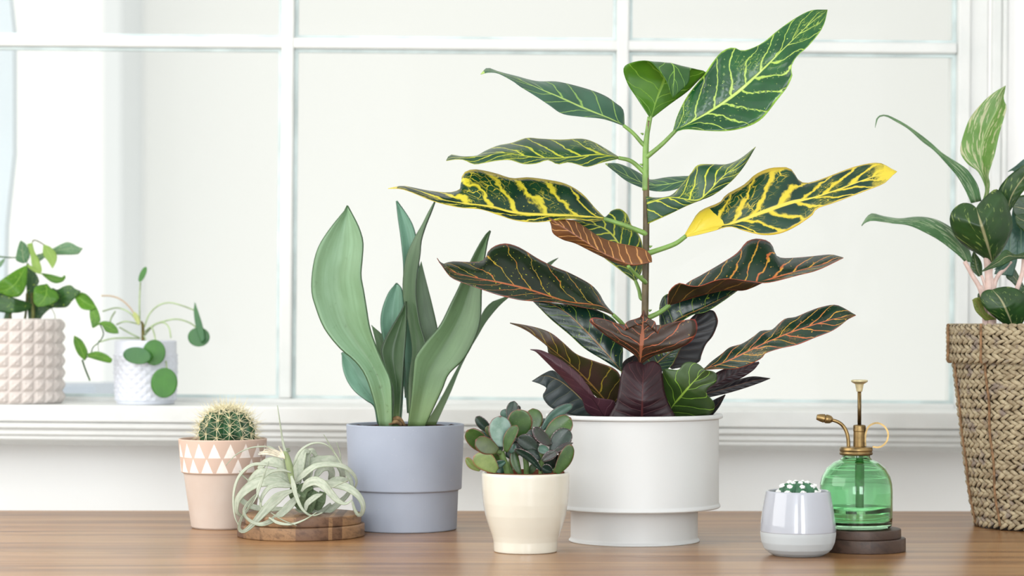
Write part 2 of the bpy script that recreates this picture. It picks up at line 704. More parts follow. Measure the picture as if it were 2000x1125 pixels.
# what stands outside the window: a white niche wall, a pier, a low ledge, an open shutter
e = MB()
q = lambda px, D: (px - 1000) * D / F
e.box(q(205, 30.0), q(1975, 30.0), 30.0, 30.3, -3, 17)
struct(e.build('wall_outside', M['ext']))
e = MB()
e.box(q(200, 28.3), q(236, 28.3), 28.3, 29.99, -3, 17)
struct(e.build('trim_4', M['pier']))
e = MB()
e.box(q(1975, 30.0), q(1975, 30.0) + 0.4, 13.0, 30.3, -3, 19)  # unseen wall added to block sky and dim the right panes
struct(e.build('wall_sky_block', M['sky_block']))
e = MB()
zz = lambda y, D: CAMZ - (y - HOR) * D / F
e.box(-3.2, q(204, 6.3), 6.16, 6.5, -0.6, zz(752, 6.16))
struct(bevel(e.build('trim_5', M['ledge']), 0.01, 3))
e = MB()
D_ = 5.6
pts = [P(-160, 800, D_), P(2, 800, D_), P(10, 440, D_), P(25, 300, D_), P(25, 60, D_), P(14, -40, D_), P(14, -700, D_), P(-160, -700, D_)]
v = pts + [p + Vector((-0.0, 0.05, 0)) for p in pts]
n = len(pts)
e.add(v, [tuple(range(n)), tuple(range(n, 2 * n))[::-1]] + [((i + 1) % n, i, n + i, n + (i + 1) % n) for i in range(n)])
struct(e.build('trim_6', M['shutter']))

# the rest of the room (outside the frame): floor, ceiling, side walls with their windows
struct(MB().box(-2.3, 2.6, -4.2, 4.95, -0.1, 0).build('floor', M['floor']))
struct(MB().box(-2.3, 2.6, -4.2, 4.73, 3.0, 3.1).build('ceiling', M['ceil']))
w = MB()
for b_ in ((-4.2, 1.4, 0, 3), (4.0, 4.73, 0, 3), (1.4, 4.0, 0, 0.6), (1.4, 4.0, 2.95, 3)):
    w.box(-2.2, -2.1, b_[0], b_[1], b_[2], b_[3])
struct(w.build('wall_left', M['wall']))
struct(MB().box(2.5, 2.6, -4.2, 4.73, 0, 3).build('wall_right', M['ceil']))
w = MB()
for b_ in ((-2.1, -2.05, 0, 3), (-0.55, 0.75, 0, 3), (2.25, 2.5, 0, 3), (-2.05, -0.55, 0, 0.5), (-2.05, -0.55, 2.95, 3), (0.75, 2.25, 0, 0.5), (0.75, 2.25, 2.95, 3)):
    w.box(b_[0], b_[1], -4.2, -4.1, b_[2], b_[3])
struct(w.build('wall_front', M['ceil']))  # openings cut for the added fill lights

# ---------------------------------------------------------------- table
tb = thing('wooden_table', 'long oiled oak table carrying the potted plants', 'table', (0, 3.6, 0.75))
yb = P(1000, 997.5, Dz(997.5)).y
mbt = MB()
xl, xr = -1.75, 1.75
sk = 0.0095
mbt.add([(xl, 2.85, 0.71), (xr, 2.85, 0.71), (xr, yb - xr * sk, 0.71), (xl, yb - xl * sk, 0.71),
         (xl, 2.85, 0.75), (xr, 2.85, 0.75), (xr, yb - xr * sk, 0.75), (xl, yb - xl * sk, 0.75)],
        [(0, 3, 2, 1), (4, 5, 6, 7), (0, 1, 5, 4), (1, 2, 6, 5), (2, 3, 7, 6), (3, 0, 4, 7)])
bevel(mbt.build('tabletop', M['table'], tb), 0.003, 2)
for sx in (-1.62, 1.62):
    for sy in (2.98, 4.05):
        MB().box(sx - 0.035, sx + 0.035, sy - 0.035, sy + 0.035, 0, 0.71).build('leg', M['table'], tb)


# ---------------------------------------------------------------- pot materials
def terracotta():
    m, nt, p = newmat('painted_terracotta')
    co = coords()
    U, V, _ = sep(coords('UV'))
    n = noise(co, 14, 4)
    n2 = noise(co, 120, 3)
    c = mixc(n.step(0.3, 0.75), (200, 184, 172), (208, 196, 186))
    # two rows of hand-painted triangles on the collar
    Dp = Dz(1030)
    rows = ((863.5, 890.5, 0.0), (893, 919.5, 0.5))
    mask = None
    NT = 17
    for (ya, yb_, ph) in rows:
        za, zb = zz(ya, Dp), zz(yb_, Dp)
        tt = (V - zb) / (za - zb)                # 0 foot, 1 apex
        fx = ((U * NT + ph + 0.18).fract() - 0.5).abs() * 2.0
        k = (tt.gt(0.0) * tt.lt(1.0)) * (fx + (n2 - 0.5) * 0.06).lt((1.0 - tt) * 0.78 + 0.02)
        mask = k if mask is None else mask.max(k)
    paint = mixc(n2.step(0.3, 0.7), (246, 238, 232), (240, 228, 220))
    c = mixc(mask * (0.85 + n2 * 0.2).clamp(), c, paint)
    collar = V.gt(zz(921, Dp)) * (1.0 - mask)
    c = mixc(collar * 0.55, c, (202, 168, 148))
    setin(p, 'Base Color', c)
    p.inputs['Roughness'].default_value = 0.85
    p.inputs['Specular IOR Level'].default_value = 0.2
    bump(p, n2 * 0.5 + mask * 0.6, 0.3, 0.0006)
    return m


M['terracotta'] = terracotta()


def bamboo_blue():
    m, nt, p = newmat('speckled_blue_grey')
    co = coords()
    n = noise(co, 6, 3)
    s = noise(co, 420, 2)
    s2 = noise(co, 260, 2)
    c = mixc(n.step(0.3, 0.7), (155, 163, 179), (166, 174, 189))
    c = mixc(s.step(0.72, 0.78) * 0.6, c, (120, 124, 146))
    c = mixc(s2.step(0.70, 0.76) * 0.35, c, (206, 206, 206))
    setin(p, 'Base Color', c)
    p.inputs['Roughness'].default_value = 0.55
    p.inputs['Specular IOR Level'].default_value = 0.35
    return m


M['blue'] = bamboo_blue()
M['cream'] = plain('cream_glaze', (218, 214, 200), 0.16, 0.5, 0.015, 6, coat=0.3)
M['white_pot'] = plain('white_powder_coat', (209, 211, 211), 0.38, 0.45)
M['glaze'] = plain('pale_grey_glaze', (174, 178, 188), 0.08, 0.5, coat=0.6)
M['bisque'] = plain('matt_white_bisque', (186, 192, 195), 0.6, 0.3)
M['stud_pot'] = plain('warm_white_ceramic', (208, 200, 195), 0.55, 0.35)
M['relief_pot'] = plain('white_relief_ceramic', (212, 216, 226), 0.3, 0.45)
M['soil'] = plain('dark_potting_soil', (58, 42, 34), 0.95, 0.1, 0.5, 60, bmp=1.0, bs=250)
M['soil_red'] = plain('terracotta_liner', (120, 72, 54), 0.9, 0.1, 0.2, 40, bmp=0.5)


def walnut(name, base, base2, dark):
    m, nt, p = newmat(name)
    co = coords()
    x, y, z = sep(co)
    strip = noise(vec((x * 13.0 + 0.37), 0.0, 0.0), 1.0, 0)
    n = X.nt.nodes.new('ShaderNodeTexVoronoi')
    n.inputs['Scale'].default_value = 1.0
    X.nt.links.new(vec(x * 21.0, 0.5, 0.5).s, n.inputs['Vector'])
    cell = sep(X(n.outputs['Color']))[0]
    g = noise(vec(x * 60.0 + cell * 90.0, y * 18.0, z * 90.0 + x * 30.0), 1.0, 4, 0.6)
    g2 = noise(vec(x * 240.0, y * 20.0, z * 260.0), 1.0, 3, 0.6)
    c = mixc(cell.step(0.2, 0.8), base, base2)
    c = mixc(g.step(0.45, 0.7) * 0.6, c, dark)
    c = mixc(g2.step(0.55, 0.7) * 0.4, c, dark)
    setin(p, 'Base Color', c)
    p.inputs['Roughness'].default_value = 0.5
    bump(p, g2, 0.25, 0.0005)
    return m


M['acacia'] = walnut('acacia_strips', (150, 116, 82), (98, 70, 54), (68, 46, 34))
M['walnut'] = walnut('dark_walnut', (78, 60, 50), (64, 48, 40), (42, 31, 26))
M['brass'] = plain('aged_brass', (136, 114, 76), 0.36, 0.5, 0.35, 40, metal=0.9)
M['brass_pale'] = plain('worn_pale_brass', (196, 186, 148), 0.4, 0.5, 0.15, 40, metal=0.55)


def green_glass(name, col, ior=1.45, rough=0.0):
    m, nt, p = newmat(name)
    p.inputs['Base Color'].default_value = lin(col)
    p.inputs['Transmission Weight'].default_value = 1.0
    p.inputs['IOR'].default_value = ior
    p.inputs['Roughness'].default_value = rough
    return m


M['green_glass'] = green_glass('green_bottle_glass', (192, 243, 203), 1.42, 0.01)
M['water'] = green_glass('water', (240, 252, 242), 1.33)
M['tube'] = plain('green_plastic_tube', (70, 120, 62), 0.4, 0.4)


def px_profile(rows, D, cx):
    """rows of (radius px, y px) to (radius m, z m)"""
    return [(r * D / F, zz(y, D)) for r, y in rows]


def soil_disc(name, c, r, z, mat, parent, seed=0):
    v, f = [(c[0], c[1], z + 0.004)], []
    rr = random.Random(seed)
    nr, ns = 7, 40
    for i in range(1, nr + 1):
        for k in range(ns):
            a = 2 * math.pi * k / ns
            q_ = r * i / nr
            v.append((c[0] + q_ * math.cos(a), c[1] + q_ * math.sin(a), z + (rr.uniform(-.0035, .0045) if i < nr else 0)))
    for k in range(ns):
        f.append((0, 1 + k, 1 + (k + 1) % ns))
    for i in range(nr - 1):
        for k in range(ns):
            a, b = 1 + i * ns + k, 1 + i * ns + (k + 1) % ns
            f.append((a, a + ns, b + ns, b))
    return mesh_obj(name, v, f, mat, parent)


# ---------------------------------------------------------------- croton pot
D_CR = Dz(1056)
CX = 1238.5
xy = lambda cx, D: ((cx - 1000) * D / F, D)
croton = thing('potted_croton', 'tall croton with yellow-veined and dark red leaves in a stepped white pot', 'potted plant',
               (xy(CX, D_CR)[0], D_CR, 0.75))
k = D_CR / F
pr = [(0, 1056), (127.5, 1056), (128, 1053.5), (125, 1050.5), (124, 1048), (124, 990), (166, 990), (168.5, 987.5), (167, 983.5), (165, 981), (165, 817), (168, 817), (173, 815), (173, 810), (170, 807), (166, 807.5), (163, 810), (163, 985), (60, 985)]
pot = lathe('pot', px_profile(pr, D_CR, CX), xy(CX, D_CR), M['white_pot'], croton, 96, 0.0012)
soil_disc('soil', xy(CX, D_CR), 162.5 * k, zz(835, D_CR), M['soil'], croton, 1)

# ---------------------------------------------------------------- blue-grey pot
D_SN = Dz(1033)
SX = 791.5
sans = thing('potted_sansevieria', 'silver-green broad-leaved snake plant in a matt blue-grey pot with a stepped band', 'potted plant',
             (xy(SX, D_SN)[0], D_SN, 0.75))
pr = [(0, 1033), (98, 1033), (100.5, 1031), (103.5, 957), (105.5, 955.5), (109, 954.5), (110, 953), (115, 829.5), (114, 827.8), (111, 827.6), (109.5, 829), (104, 950), (98, 1026), (0, 1026)]
lathe('pot', px_profile(pr, D_SN, SX), xy(SX, D_SN), M['blue'], sans, 96, 0.0008)
soil_disc('soil', xy(SX, D_SN), 109 * D_SN / F, zz(834, D_SN), M['soil'], sans, 2)

# ---------------------------------------------------------------- cream pot
D_JA = Dz(1077)
JX = 1026.5
jade = thing('potted_jade_plant', 'small jade succulent with thick oval leaves in a glossy cream cup pot', 'potted plant', (xy(JX, D_JA)[0], D_JA, 0.75))
pr = [(0, 1077), (60, 1077), (62, 1075.5), (62.5, 1070), (63, 1056), (66, 1045), (73, 1025), (79, 1005), (83, 982), (85.5, 955), (86.5, 930), (86.5, 926), (85, 922.5), (82, 922), (80, 925), (79, 940), (74, 990), (60, 1040), (0, 1060)]
lathe('pot', px_profile(pr, D_JA, JX), xy(JX, D_JA), M['cream'], jade, 96, 0.0012)
lathe('inner_pot', px_profile([(0, 945), (74, 945), (76, 921), (74, 921), (72, 936), (0, 936)], D_JA, JX), xy(JX, D_JA), M['soil_red'], jade, 64, 0.0006)
soil_disc('soil', xy(JX, D_JA), 71 * D_JA / F, zz(934, D_JA), M['soil'], jade, 3)

# ---------------------------------------------------------------- terracotta pot
D_CA = Dz(1030)
AX = 435
cact = thing('potted_barrel_cactus', 'round golden-spined barrel cactus in a pale terracotta pot painted with white triangles', 'potted plant', (xy(AX, D_CA)[0], D_CA, 0.75))
pr = [(0, 1030), (58, 1030), (61, 1027), (75.5, 925), (77, 922.5), (80, 921.5), (80.8, 919), (86, 858), (85, 856), (82.5, 856), (81.5, 858), (75, 925), (58, 1020), (0, 1022)]
lathe('pot', px_profile(pr, D_CA, AX), xy(AX, D_CA), M['terracotta'], cact, 96, 0.001)
soil_disc('soil', xy(AX, D_CA), 80.5 * D_CA / F, zz(864, D_CA), M['soil_red'], cact, 4)

# ---------------------------------------------------------------- boards
D_TR = Dz(1046)
TX = 588
tray = thing('round_acacia_stand', 'wide two-tier round acacia board under the silvery air plant', 'board', (xy(TX, D_TR)[0], D_TR, 0.75))
k = D_TR / F
tz1 = 0.75 + 24.5 * k
tz2 = tz1 + 19.5 * k
lathe('lower_disc', [(0, 0.75), (124 * k, 0.75), (124 * k, tz1), (0, tz1)], xy(TX, D_TR), M['acacia'], tray, 96, 0.0025)
lathe('upper_disc', [(0, tz1 + 0.0002), (113.5 * k, tz1 + 0.0002), (113.5 * k, tz2), (0, tz2)], (xy(TX + 4, D_TR)[0], D_TR), M['acacia'], tray, 96, 0.0025)

D_TB = Dz(1075)
BXt = 1686
tray2 = thing('round_walnut_stand', 'small two-tier dark walnut board under the green glass mister', 'board', (xy(BXt, D_TB)[0], D_TB, 0.75))
k = D_TB / F
uz1 = 0.75 + 25.5 * k
uz2 = uz1 + 18 * k
lathe('lower_disc', [(0, 0.75), (82 * k, 0.75), (82 * k, uz1), (0, uz1)], xy(BXt, D_TB), M['walnut'], tray2, 96, 0.0015)
lathe('upper_disc', [(0, uz1 + 0.0002), (77 * k, uz1 + 0.0002), (77 * k, uz2), (0, uz2)], xy(1682, D_TB), M['walnut'], tray2, 96, 0.0015)

# ---------------------------------------------------------------- green mister
BX = 1672
mister = thing('plant_mister', 'green glass plant mister with aged brass pump, standing on the dark walnut board', 'plant mister', (xy(BX, D_TB)[0], D_TB, uz2))
bc = xy(BX, D_TB)
yb0 = HOR + (CAMZ - uz2) * F / D_TB              # picture row of its base
dy = lambda y: y                                 # rows measured on the photograph
outer = [(0, yb0 - 0.2), (58, yb0 - 0.2), (66, yb0 - 2), (69.5, yb0 - 7), (70.5, 1010), (71, 960), (70, 945), (66, 930), (57, 914), (44, 903), (31, 897), (27.5, 893), (27, 886)]
inner = [(25, 886), (25, 894), (30, 900.5), (42, 906), (54, 916.5), (63, 932), (67, 946), (68, 960), (67.5, 1010), (66.5, 1016), (60, 1022), (0, 1023)]
lathe('bottle', px_profile(outer + inner, D_TB, BX), bc, M['green_glass'], mister, 96, 0.0008)
wat = [(0, 1022.6), (59.8, 1021.6), (66.2, 1015.7), (67.2, 1010), (67.6, 990), (0, 990)]
lathe('water', px_profile(wat, D_TB, BX), bc, M['water'], mister, 96, 0)
capp = [(0, 889), (27, 889), (31.5, 888), (32.5, 885), (31, 882), (32.5, 879), (32, 876), (30.5, 873), (20, 872), (12, 871.5), (0, 871.5)]
lathe('screw_cap', px_profile(capp, D_TB, BX), bc, M['brass'], mister, 64, 0.0006)
PXm = 1678.5
pc = xy(PXm, D_TB)
lathe('pump_barrel', px_profile([(0, 872), (12, 872), (11.5, 843), (12.2, 842), (12.2, 832), (11, 830), (4, 829), (0, 829)], D_TB, PXm), pc, M['brass'], mister, 48, 0.0006)
lathe('plunger_rod', px_profile([(0, 830), (3.7, 830), (3.7, 763), (0, 763)], D_TB, PXm), pc, M['brass'], mister, 32, 0)
lathe('plunger_knob', px_profile([(0, 765), (5.5, 765), (6.5, 760), (8.5, 750), (15, 746.5), (16.3, 745), (16, 742.3), (12, 741.5), (0, 741.8)], D_TB, PXm), pc, M['brass_pale'], mister, 48, 0.0005)
cM = crop(1470, 720, 2.884)
sp = [P(*q_, D_TB) for q_ in cM([(540, 442), (538, 400), (528, 355), (505, 318), (475, 298), (440, 288)])]
tube('spout', sp, [10.5 / 2.884 * k] * 2 + [9.5 / 2.884 * k], M['brass'], mister, 16, 40)
nz = [P(*q_, D_TB) for q_ in cM([(450, 290), (438, 287), (422, 284), (412, 282.5), (410, 282), (404, 281), (402, 280.5), (380, 276), (361, 273)])]
tube('nozzle', nz, [r_ / 2.884 * k for r_ in (12, 22, 25, 25, 19, 19, 25, 21, 15)], M['brass'], mister, 20, 70)
# finger ring: a flat brass strap bent into a loop
rv, rf = [], []
ringp = catmull(cM([(636, 436), (634, 400), (638, 360), (652, 328), (680, 310), (712, 308), (745, 328), (763, 365), (757, 405), (735, 432), (708, 443), (676, 440)]), 48)
for i_, (x_, y_) in enumerate(ringp):
    dn = ringp[min(i_ + 1, 47)] - ringp[max(i_ - 1, 0)]
    nn = np.array([-dn[1], dn[0]]) / np.linalg.norm(dn) * 1.8
    for s_, dd_ in ((-1, -0.006), (1, -0.006), (1, 0.006), (-1, 0.006)):
        rv.append(P(x_ + nn[0] * s_, y_ + nn[1] * s_, D_TB + dd_))
for i_ in range(47):
    for j_ in range(4):
        a_, b_ = i_ * 4 + j_, i_ * 4 + (j_ + 1) % 4
        rf.append((a_, b_, b_ + 4, a_ + 4))
mesh_obj('finger_ring', rv, rf, M['brass'], mister, False)
lathe('dip_tube', px_profile([(0, 1001), (7, 1001), (8, 996), (8, 960), (9, 958), (9, 905), (7, 903), (7, 889), (0, 889)], D_TB, 1679), xy(1679, D_TB), M['tube'], mister, 24, 0.0004)

# ---------------------------------------------------------------- small two-tone pot with woolly cactus
D_SC = Dz(1084)
WX = 1558.8
scact = thing('potted_woolly_cactus', 'tiny cactus with white woolly tufts in a rounded two-tone grey and white pot', 'potted plant', (xy(WX, D_SC)[0], D_SC, 0.75))
lathe('pot', px_profile([(0, 1084), (48, 1084), (58, 1078.5), (66, 1071), (71.5, 1058), (73.5, 1044), (73.5, 1037.5)], D_SC, WX), xy(WX, D_SC), M['bisque'], scact, 96, 0.001)
lathe('glazed_band', px_profile([(73.5, 1037.6), (74.2, 1036.5), (73, 1022), (70, 1000), (66.5, 980), (63.8, 965), (63, 960.5), (61, 957.8), (58.5, 958.5), (57, 962), (62, 1000), (64, 1030), (0, 1050)], D_SC, WX), xy(WX, D_SC), M['glaze'], scact, 96, 0.0008)
soil_disc('soil', xy(WX, D_SC), 58 * D_SC / F, zz(968, D_SC), M['soil'], scact, 5)

# ---------------------------------------------------------------- leaf materials
LM = {}
LM['cr_green'] = leaf_mat('croton_leaf_green', (24, 74, 40), (36, 92, 46), (176, 206, 96), (150, 196, 70), (190, 214, 110), 0.05, 9, 1.6, 0.15, 0.12, rough=0.17, spots=0.12, bmp=0.9, ragged=0.2)
LM['cr_young'] = leaf_mat('croton_leaf_young', (84, 138, 30), (70, 122, 26), (128, 174, 58), None, (136, 180, 66), 0.05, 7, 1.5, 0.10, 0.0, rough=0.35, tr=0.3)
LM['cr_youngtop'] = leaf_mat('croton_leaf_young_upper', (44, 88, 40), (54, 100, 44), (120, 170, 60), None, (150, 190, 80), 0.05, 7, 1.5, 0.08, rough=0.3)
LM['cr_dull'] = leaf_mat('croton_leaf_dull_green', (52, 90, 70), (64, 104, 82), (138, 176, 92), None, (170, 198, 110), 0.07, 7, 1.3, 0.12, 0.0, rough=0.35)
LM['cr_yg'] = leaf_mat('croton_leaf_yellow_green', (30, 68, 46), (44, 86, 56), (196, 202, 62), (180, 190, 60), (186, 196, 66), 0.05, 9, 1.6, 0.2, 0.25, rough=0.28, ragged=0.25)
LM['cr_yellow'] = leaf_mat('croton_leaf_yellow', (14, 48, 34), (24, 66, 38), (216, 204, 60), (214, 194, 60), (226, 210, 80), 0.075, 8, 1.5, 0.34, 0.28, rough=0.25, ragged=0.45, spots=0.2, spotc=(190, 190, 50), rimw=0.92)
LM['cr_patch'] = leaf_mat('croton_leaf_yellow_patched', (18, 54, 42), (28, 70, 42), (222, 200, 62), (216, 188, 58), (228, 208, 84), 0.085, 9, 1.5, 0.36, 0.32, rough=0.25, ragged=0.45, patch=True, rimw=0.9)
LM['cr_dark'] = leaf_mat('croton_leaf_dark_orange', (20, 34, 22), (26, 46, 26), (178, 152, 44), (146, 66, 46), (166, 90, 52), 0.05, 9, 1.8, 0.075, 0.0, rough=0.25, spots=0.2, spotc=(160, 160, 40), vein2=(184, 96, 46), rimw=0.955, ragged=0.25)
LM['cr_dark2'] = leaf_mat('croton_leaf_dark_red', (20, 44, 32), (28, 56, 38), (206, 160, 56), (172, 74, 50), (190, 104, 66), 0.06, 10, 1.6, 0.16, 0.12, rough=0.25, spots=0.1, vein2=(196, 106, 60), rimw=0.95, ragged=0.3)
LM['cr_deep'] = leaf_mat('croton_leaf_deep_green', (18, 40, 34), (24, 54, 42), (120, 150, 50), (110, 140, 40), (150, 104, 60), 0.05, 7, 1.3, 0.06, 0.0, rough=0.22, spots=0.3, spotc=(130, 150, 40), rimw=0.96)
LM['cr_purple'] = leaf_mat('croton_leaf_purple', (34, 16, 22), (42, 19, 26), (84, 44, 46), None, (74, 34, 34), 0.03, 8, 1.2, 0.05, 0.0, rough=0.36, tr=0.03, spec=0.3)
LM['cr_mauve'] = leaf_mat('croton_leaf_mauve', (72, 40, 50), (60, 32, 42), (96, 60, 66), None, (50, 26, 34), 0.06, 8, 1.2, 0.05, 0.0, rough=0.38, tr=0.03)
LM['cr_black'] = leaf_mat('croton_leaf_black', (24, 20, 25), (28, 30, 32), (60, 50, 40), (96, 44, 34), (104, 66, 42), 0.045, 8, 1.0, 0.04, rough=0.36, tr=0.02, rimw=0.97, spec=0.3)
LM['cr_grey'] = leaf_mat('croton_leaf_grey', (44, 54, 56), (56, 68, 68), (90, 96, 72), None, (150, 128, 84), 0.04, 8, 0.8, 0.05, rough=0.4, tr=0.03)
LM['cr_brown'] = leaf_mat('croton_leaf_brown_under', (112, 70, 36), (92, 56, 30), (196, 142, 84), (160, 100, 60), (150, 88, 62), 0.05, 12, 1.4, 0.22, 0.0, rough=0.4, ragged=0.25)
LM['cr_redbrown'] = leaf_mat('croton_leaf_red_brown', (58, 36, 24), (48, 36, 22), (176, 92, 52), (150, 58, 48), (152, 92, 64), 0.055, 6, 2.0, 0.10, 0.0, rough=0.38, spots=0.15, spotc=(150, 120, 40), rimw=0.955, ragged=0.3)
LM['cr_brownolive'] = leaf_mat('croton_leaf_brown_olive', (64, 46, 38), (50, 52, 22), (150, 130, 44), (110, 60, 40), (150, 112, 60), 0.04, 9, 1.6, 0.09, rough=0.35, ragged=0.2, tr=0.08)
LM['cr_lowgreen'] = leaf_mat('croton_leaf_low_green', (40, 60, 26), (50, 76, 30), (116, 156, 46), None, (140, 170, 70), 0.05, 5, 1.5, 0.08, rough=0.35, tr=0.08)
LM['cr_under_g'] = plain('croton_underside_green', (96, 128, 70), 0.45, 0.4, 0.15, 40)
LM['cr_under_y'] = leaf_mat('croton_underside_yellow', (90, 82, 38), (110, 98, 46), (190, 168, 76), (190, 150, 60), None, 0.05, 8, 1.5, 0.2, rough=0.4)
LM['cr_under_d'] = leaf_mat('croton_underside_dark', (52, 44, 24), (62, 36, 24), (130, 96, 40), (150, 74, 50), (150, 84, 60), 0.06, 8, 1.6, 0.10, rough=0.4)
LM['cr_stem'] = plain('croton_stem_brown', (96, 84, 58), 0.5, 0.4, 0.25, 30)
LM['petiole'] = plain('green_leaf_stalk', (118, 152, 78), 0.4, 0.4, 0.12, 40)
LM['sans'] = None


def sans_mat(name, c1, c2, edge, streak):
    m, nt, p = newmat(name)
    U, V, _ = sep(coords('UV'))
    co = coords()
    a = ((U - 0.5) * 2.0).abs()
    n = noise(vec(U * 16.0, V * 1.6, 0.0), 1.0, 3)
    n2 = noise(vec(U * 3.0, V * 3.0, 0.5), 1.0, 3)
    n3 = noise(co, 90, 4)
    c = mixc(n2.step(0.3, 0.7), c1, c2)
    c = mixc(n.step(0.45, 0.75) * 0.5, c, streak)
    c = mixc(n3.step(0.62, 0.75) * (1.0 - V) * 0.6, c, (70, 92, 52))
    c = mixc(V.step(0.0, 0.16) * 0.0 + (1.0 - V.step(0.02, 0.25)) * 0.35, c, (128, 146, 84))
    c = mixc(a.step(0.965, 0.99), c, edge)
    setin(p, 'Base Color', c)
    p.inputs['Roughness'].default_value = 0.42
    bump(p, n, 0.2, 0.0008)
    translucent(m, p, c, 0.06)
    return m


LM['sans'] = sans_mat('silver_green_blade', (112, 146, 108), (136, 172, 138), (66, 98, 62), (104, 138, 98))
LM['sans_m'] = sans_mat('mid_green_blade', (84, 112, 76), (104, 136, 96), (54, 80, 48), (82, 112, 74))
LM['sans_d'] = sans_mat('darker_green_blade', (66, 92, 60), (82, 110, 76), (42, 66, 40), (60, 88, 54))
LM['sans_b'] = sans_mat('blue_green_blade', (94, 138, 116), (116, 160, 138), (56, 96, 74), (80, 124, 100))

# ---------------------------------------------------------------- croton
A = crop(750, 100, 3.1245)
B = crop(1180, 0, 2.3433)
Cc = crop(840, 400, 3.3087)
Dd = crop(1220, 440, 2.9604)
E = crop(980, 580, 4.5)
STEM = [(1256, 850, 0), (1257, 760, 0), (1259, 660, 0), (1260.5, 560, 0), (1262, 460, 0), (1262, 380, 0), (1261, 320, 0), (1261.5, 285, 0), (1264, 262, 0), (1267, 236, 0)]
tube('stem', [P(x_, y_, D_CR + d_) for x_, y_, d_ in STEM], [7.6 * D_CR / F, 7.2 * D_CR / F, 7 * D_CR / F, 6.8 * D_CR / F, 6.4 * D_CR / F, 6.2 * D_CR / F, 6 * D_CR / F, 5.6 * D_CR / F, 4.6 * D_CR / F, 3.6 * D_CR / F], LM['cr_stem'], croton, 14, 60)
# green upper shoot skin and leaf scars on the stem
tube('young_shoot', [P(x_, y_, D_CR) for x_, y_ in [(1260.8, 372), (1261, 330), (1261.4, 288), (1264, 261), (1267, 228)]], [6.5 * D_CR / F, 6.5 * D_CR / F, 6 * D_CR / F, 5 * D_CR / F, 2.6 * D_CR / F], LM['petiole'], croton, 14, 40)
for (x_, y_, s_) in ((1254.5, 455, -1), (1255, 540, -1), (1269, 482, 1), (1268, 607, 1), (1254, 322, -1), (1256, 262, -1), (1268, 300, 1), (1254, 500, -1), (1267, 500, 1)):
    b_ = P(x_, y_, D_CR - 0.002)
    tube('leaf_scar', [b_, b_ + Vector((s_ * 0.002, -0.001, 0.0006)), b_ + Vector((s_ * 0.0042, -0.001, 0.0016))], [0.0022, 0.0016, 0.0005], LM['petiole'], croton, 6, 6)

_stem = np.array([(p_[0], p_[1]) for p_ in STEM])


def croton_leaf(L, M_, R, d, eL, eR, top, under, pet=None, petw=9, flip=False, pk=0.0012, nv_=9, slant=1.6, label=None, arch=0.0, nv=44):
    o = leaf('leaf', L, M_, R, D_CR, d, eL, eR, (LM[top], LM[under]), croton, nv, 8, 0.0007, pk, nv_, slant, arch, flip)
    if label:
        o['label'] = label
    if pet:
        yl = pet[-1][1]
        pet = list(pet) + [(float(np.interp(yl, _stem[::-1, 1], _stem[::-1, 0])), yl + 4)]
        n_ = len(pet)
        d0 = d[0]
        pts_ = [P(x_, y_, D_CR + d0 * (1 - i_ / (n_ - 1))) for i_, (x_, y_) in enumerate(pet)]
        t_ = tube('petiole', pts_, [petw * 0.42 * D_CR / F, petw * 0.5 * D_CR / F, petw * 0.62 * D_CR / F], LM['petiole'], o, 10, 20)
    return o


# 1 top right, glossy
croton_leaf(B([(315, 600), (335, 530), (380, 440), (455, 345), (500, 280), (540, 235), (590, 217), (632, 232), (690, 215), (740, 185), (800, 135), (880, 80), (950, 47), (1022, 45)]),
            B([(315, 605), (460, 525), (560, 460), (655, 385), (800, 245), (930, 120), (1022, 45)]),
            B([(315, 608), (370, 592), (450, 597), (550, 600), (640, 585), (720, 545), (790, 460), (840, 395), (862, 340), (855, 310), (880, 260), (930, 215), (985, 150), (1010, 100), (1022, 45)]),
            (-0.01, -0.02, -0.03, -0.02), 0.012, -0.018, 'cr_green', 'cr_under_g', B([(330, 595), (265, 660), (205, 710)]), 9, pk=0.0042, label='glossy dark green leaf with pale veins at the top right')
# 2 young leaf at the tip, its own tip folded forward
croton_leaf(B([(213, 545), (150, 450), (108, 385), (88, 315), (125, 287), (200, 279), (245, 315), (285, 370), (312, 450)]),
            B([(213, 545), (240, 455), (275, 365), (285, 310), (300, 287), (318, 305), (320, 350), (316, 400), (312, 450)]),
            B([(213, 545), (300, 478), (380, 420), (425, 375), (465, 332), (430, 320), (395, 318), (388, 375), (350, 415), (312, 450)]),
            (0, 0.005, 0.0, -0.02, -0.045, -0.045), -0.01, 0.012, 'cr_young', 'cr_youngtop', B([(215, 530), (206, 575), (196, 630)]), 8, pk=0.0005, label='bright green young leaf with its tip folded over')
# 3 upper left, dull green
croton_leaf(A([(1468, 455), (1460, 360), (1415, 318), (1340, 268), (1220, 225), (1060, 187), (930, 183), (800, 150), (700, 125), (630, 102), (590, 140)]),
            A([(1468, 455), (1380, 415), (1220, 350), (1080, 285), (960, 235), (860, 190), (760, 150), (630, 118), (590, 140)]),
            A([(1468, 457), (1340, 414), (1210, 400), (1090, 382), (1010, 330), (920, 270), (832, 216), (790, 185), (700, 137), (640, 130), (590, 142)]),
            (0, -0.01, -0.03, -0.05), 0.035, -0.015, 'cr_dull', 'cr_under_g', A([(1460, 452), (1520, 500), (1578, 565)]), 8, label='dull green leaf reaching to the upper left')
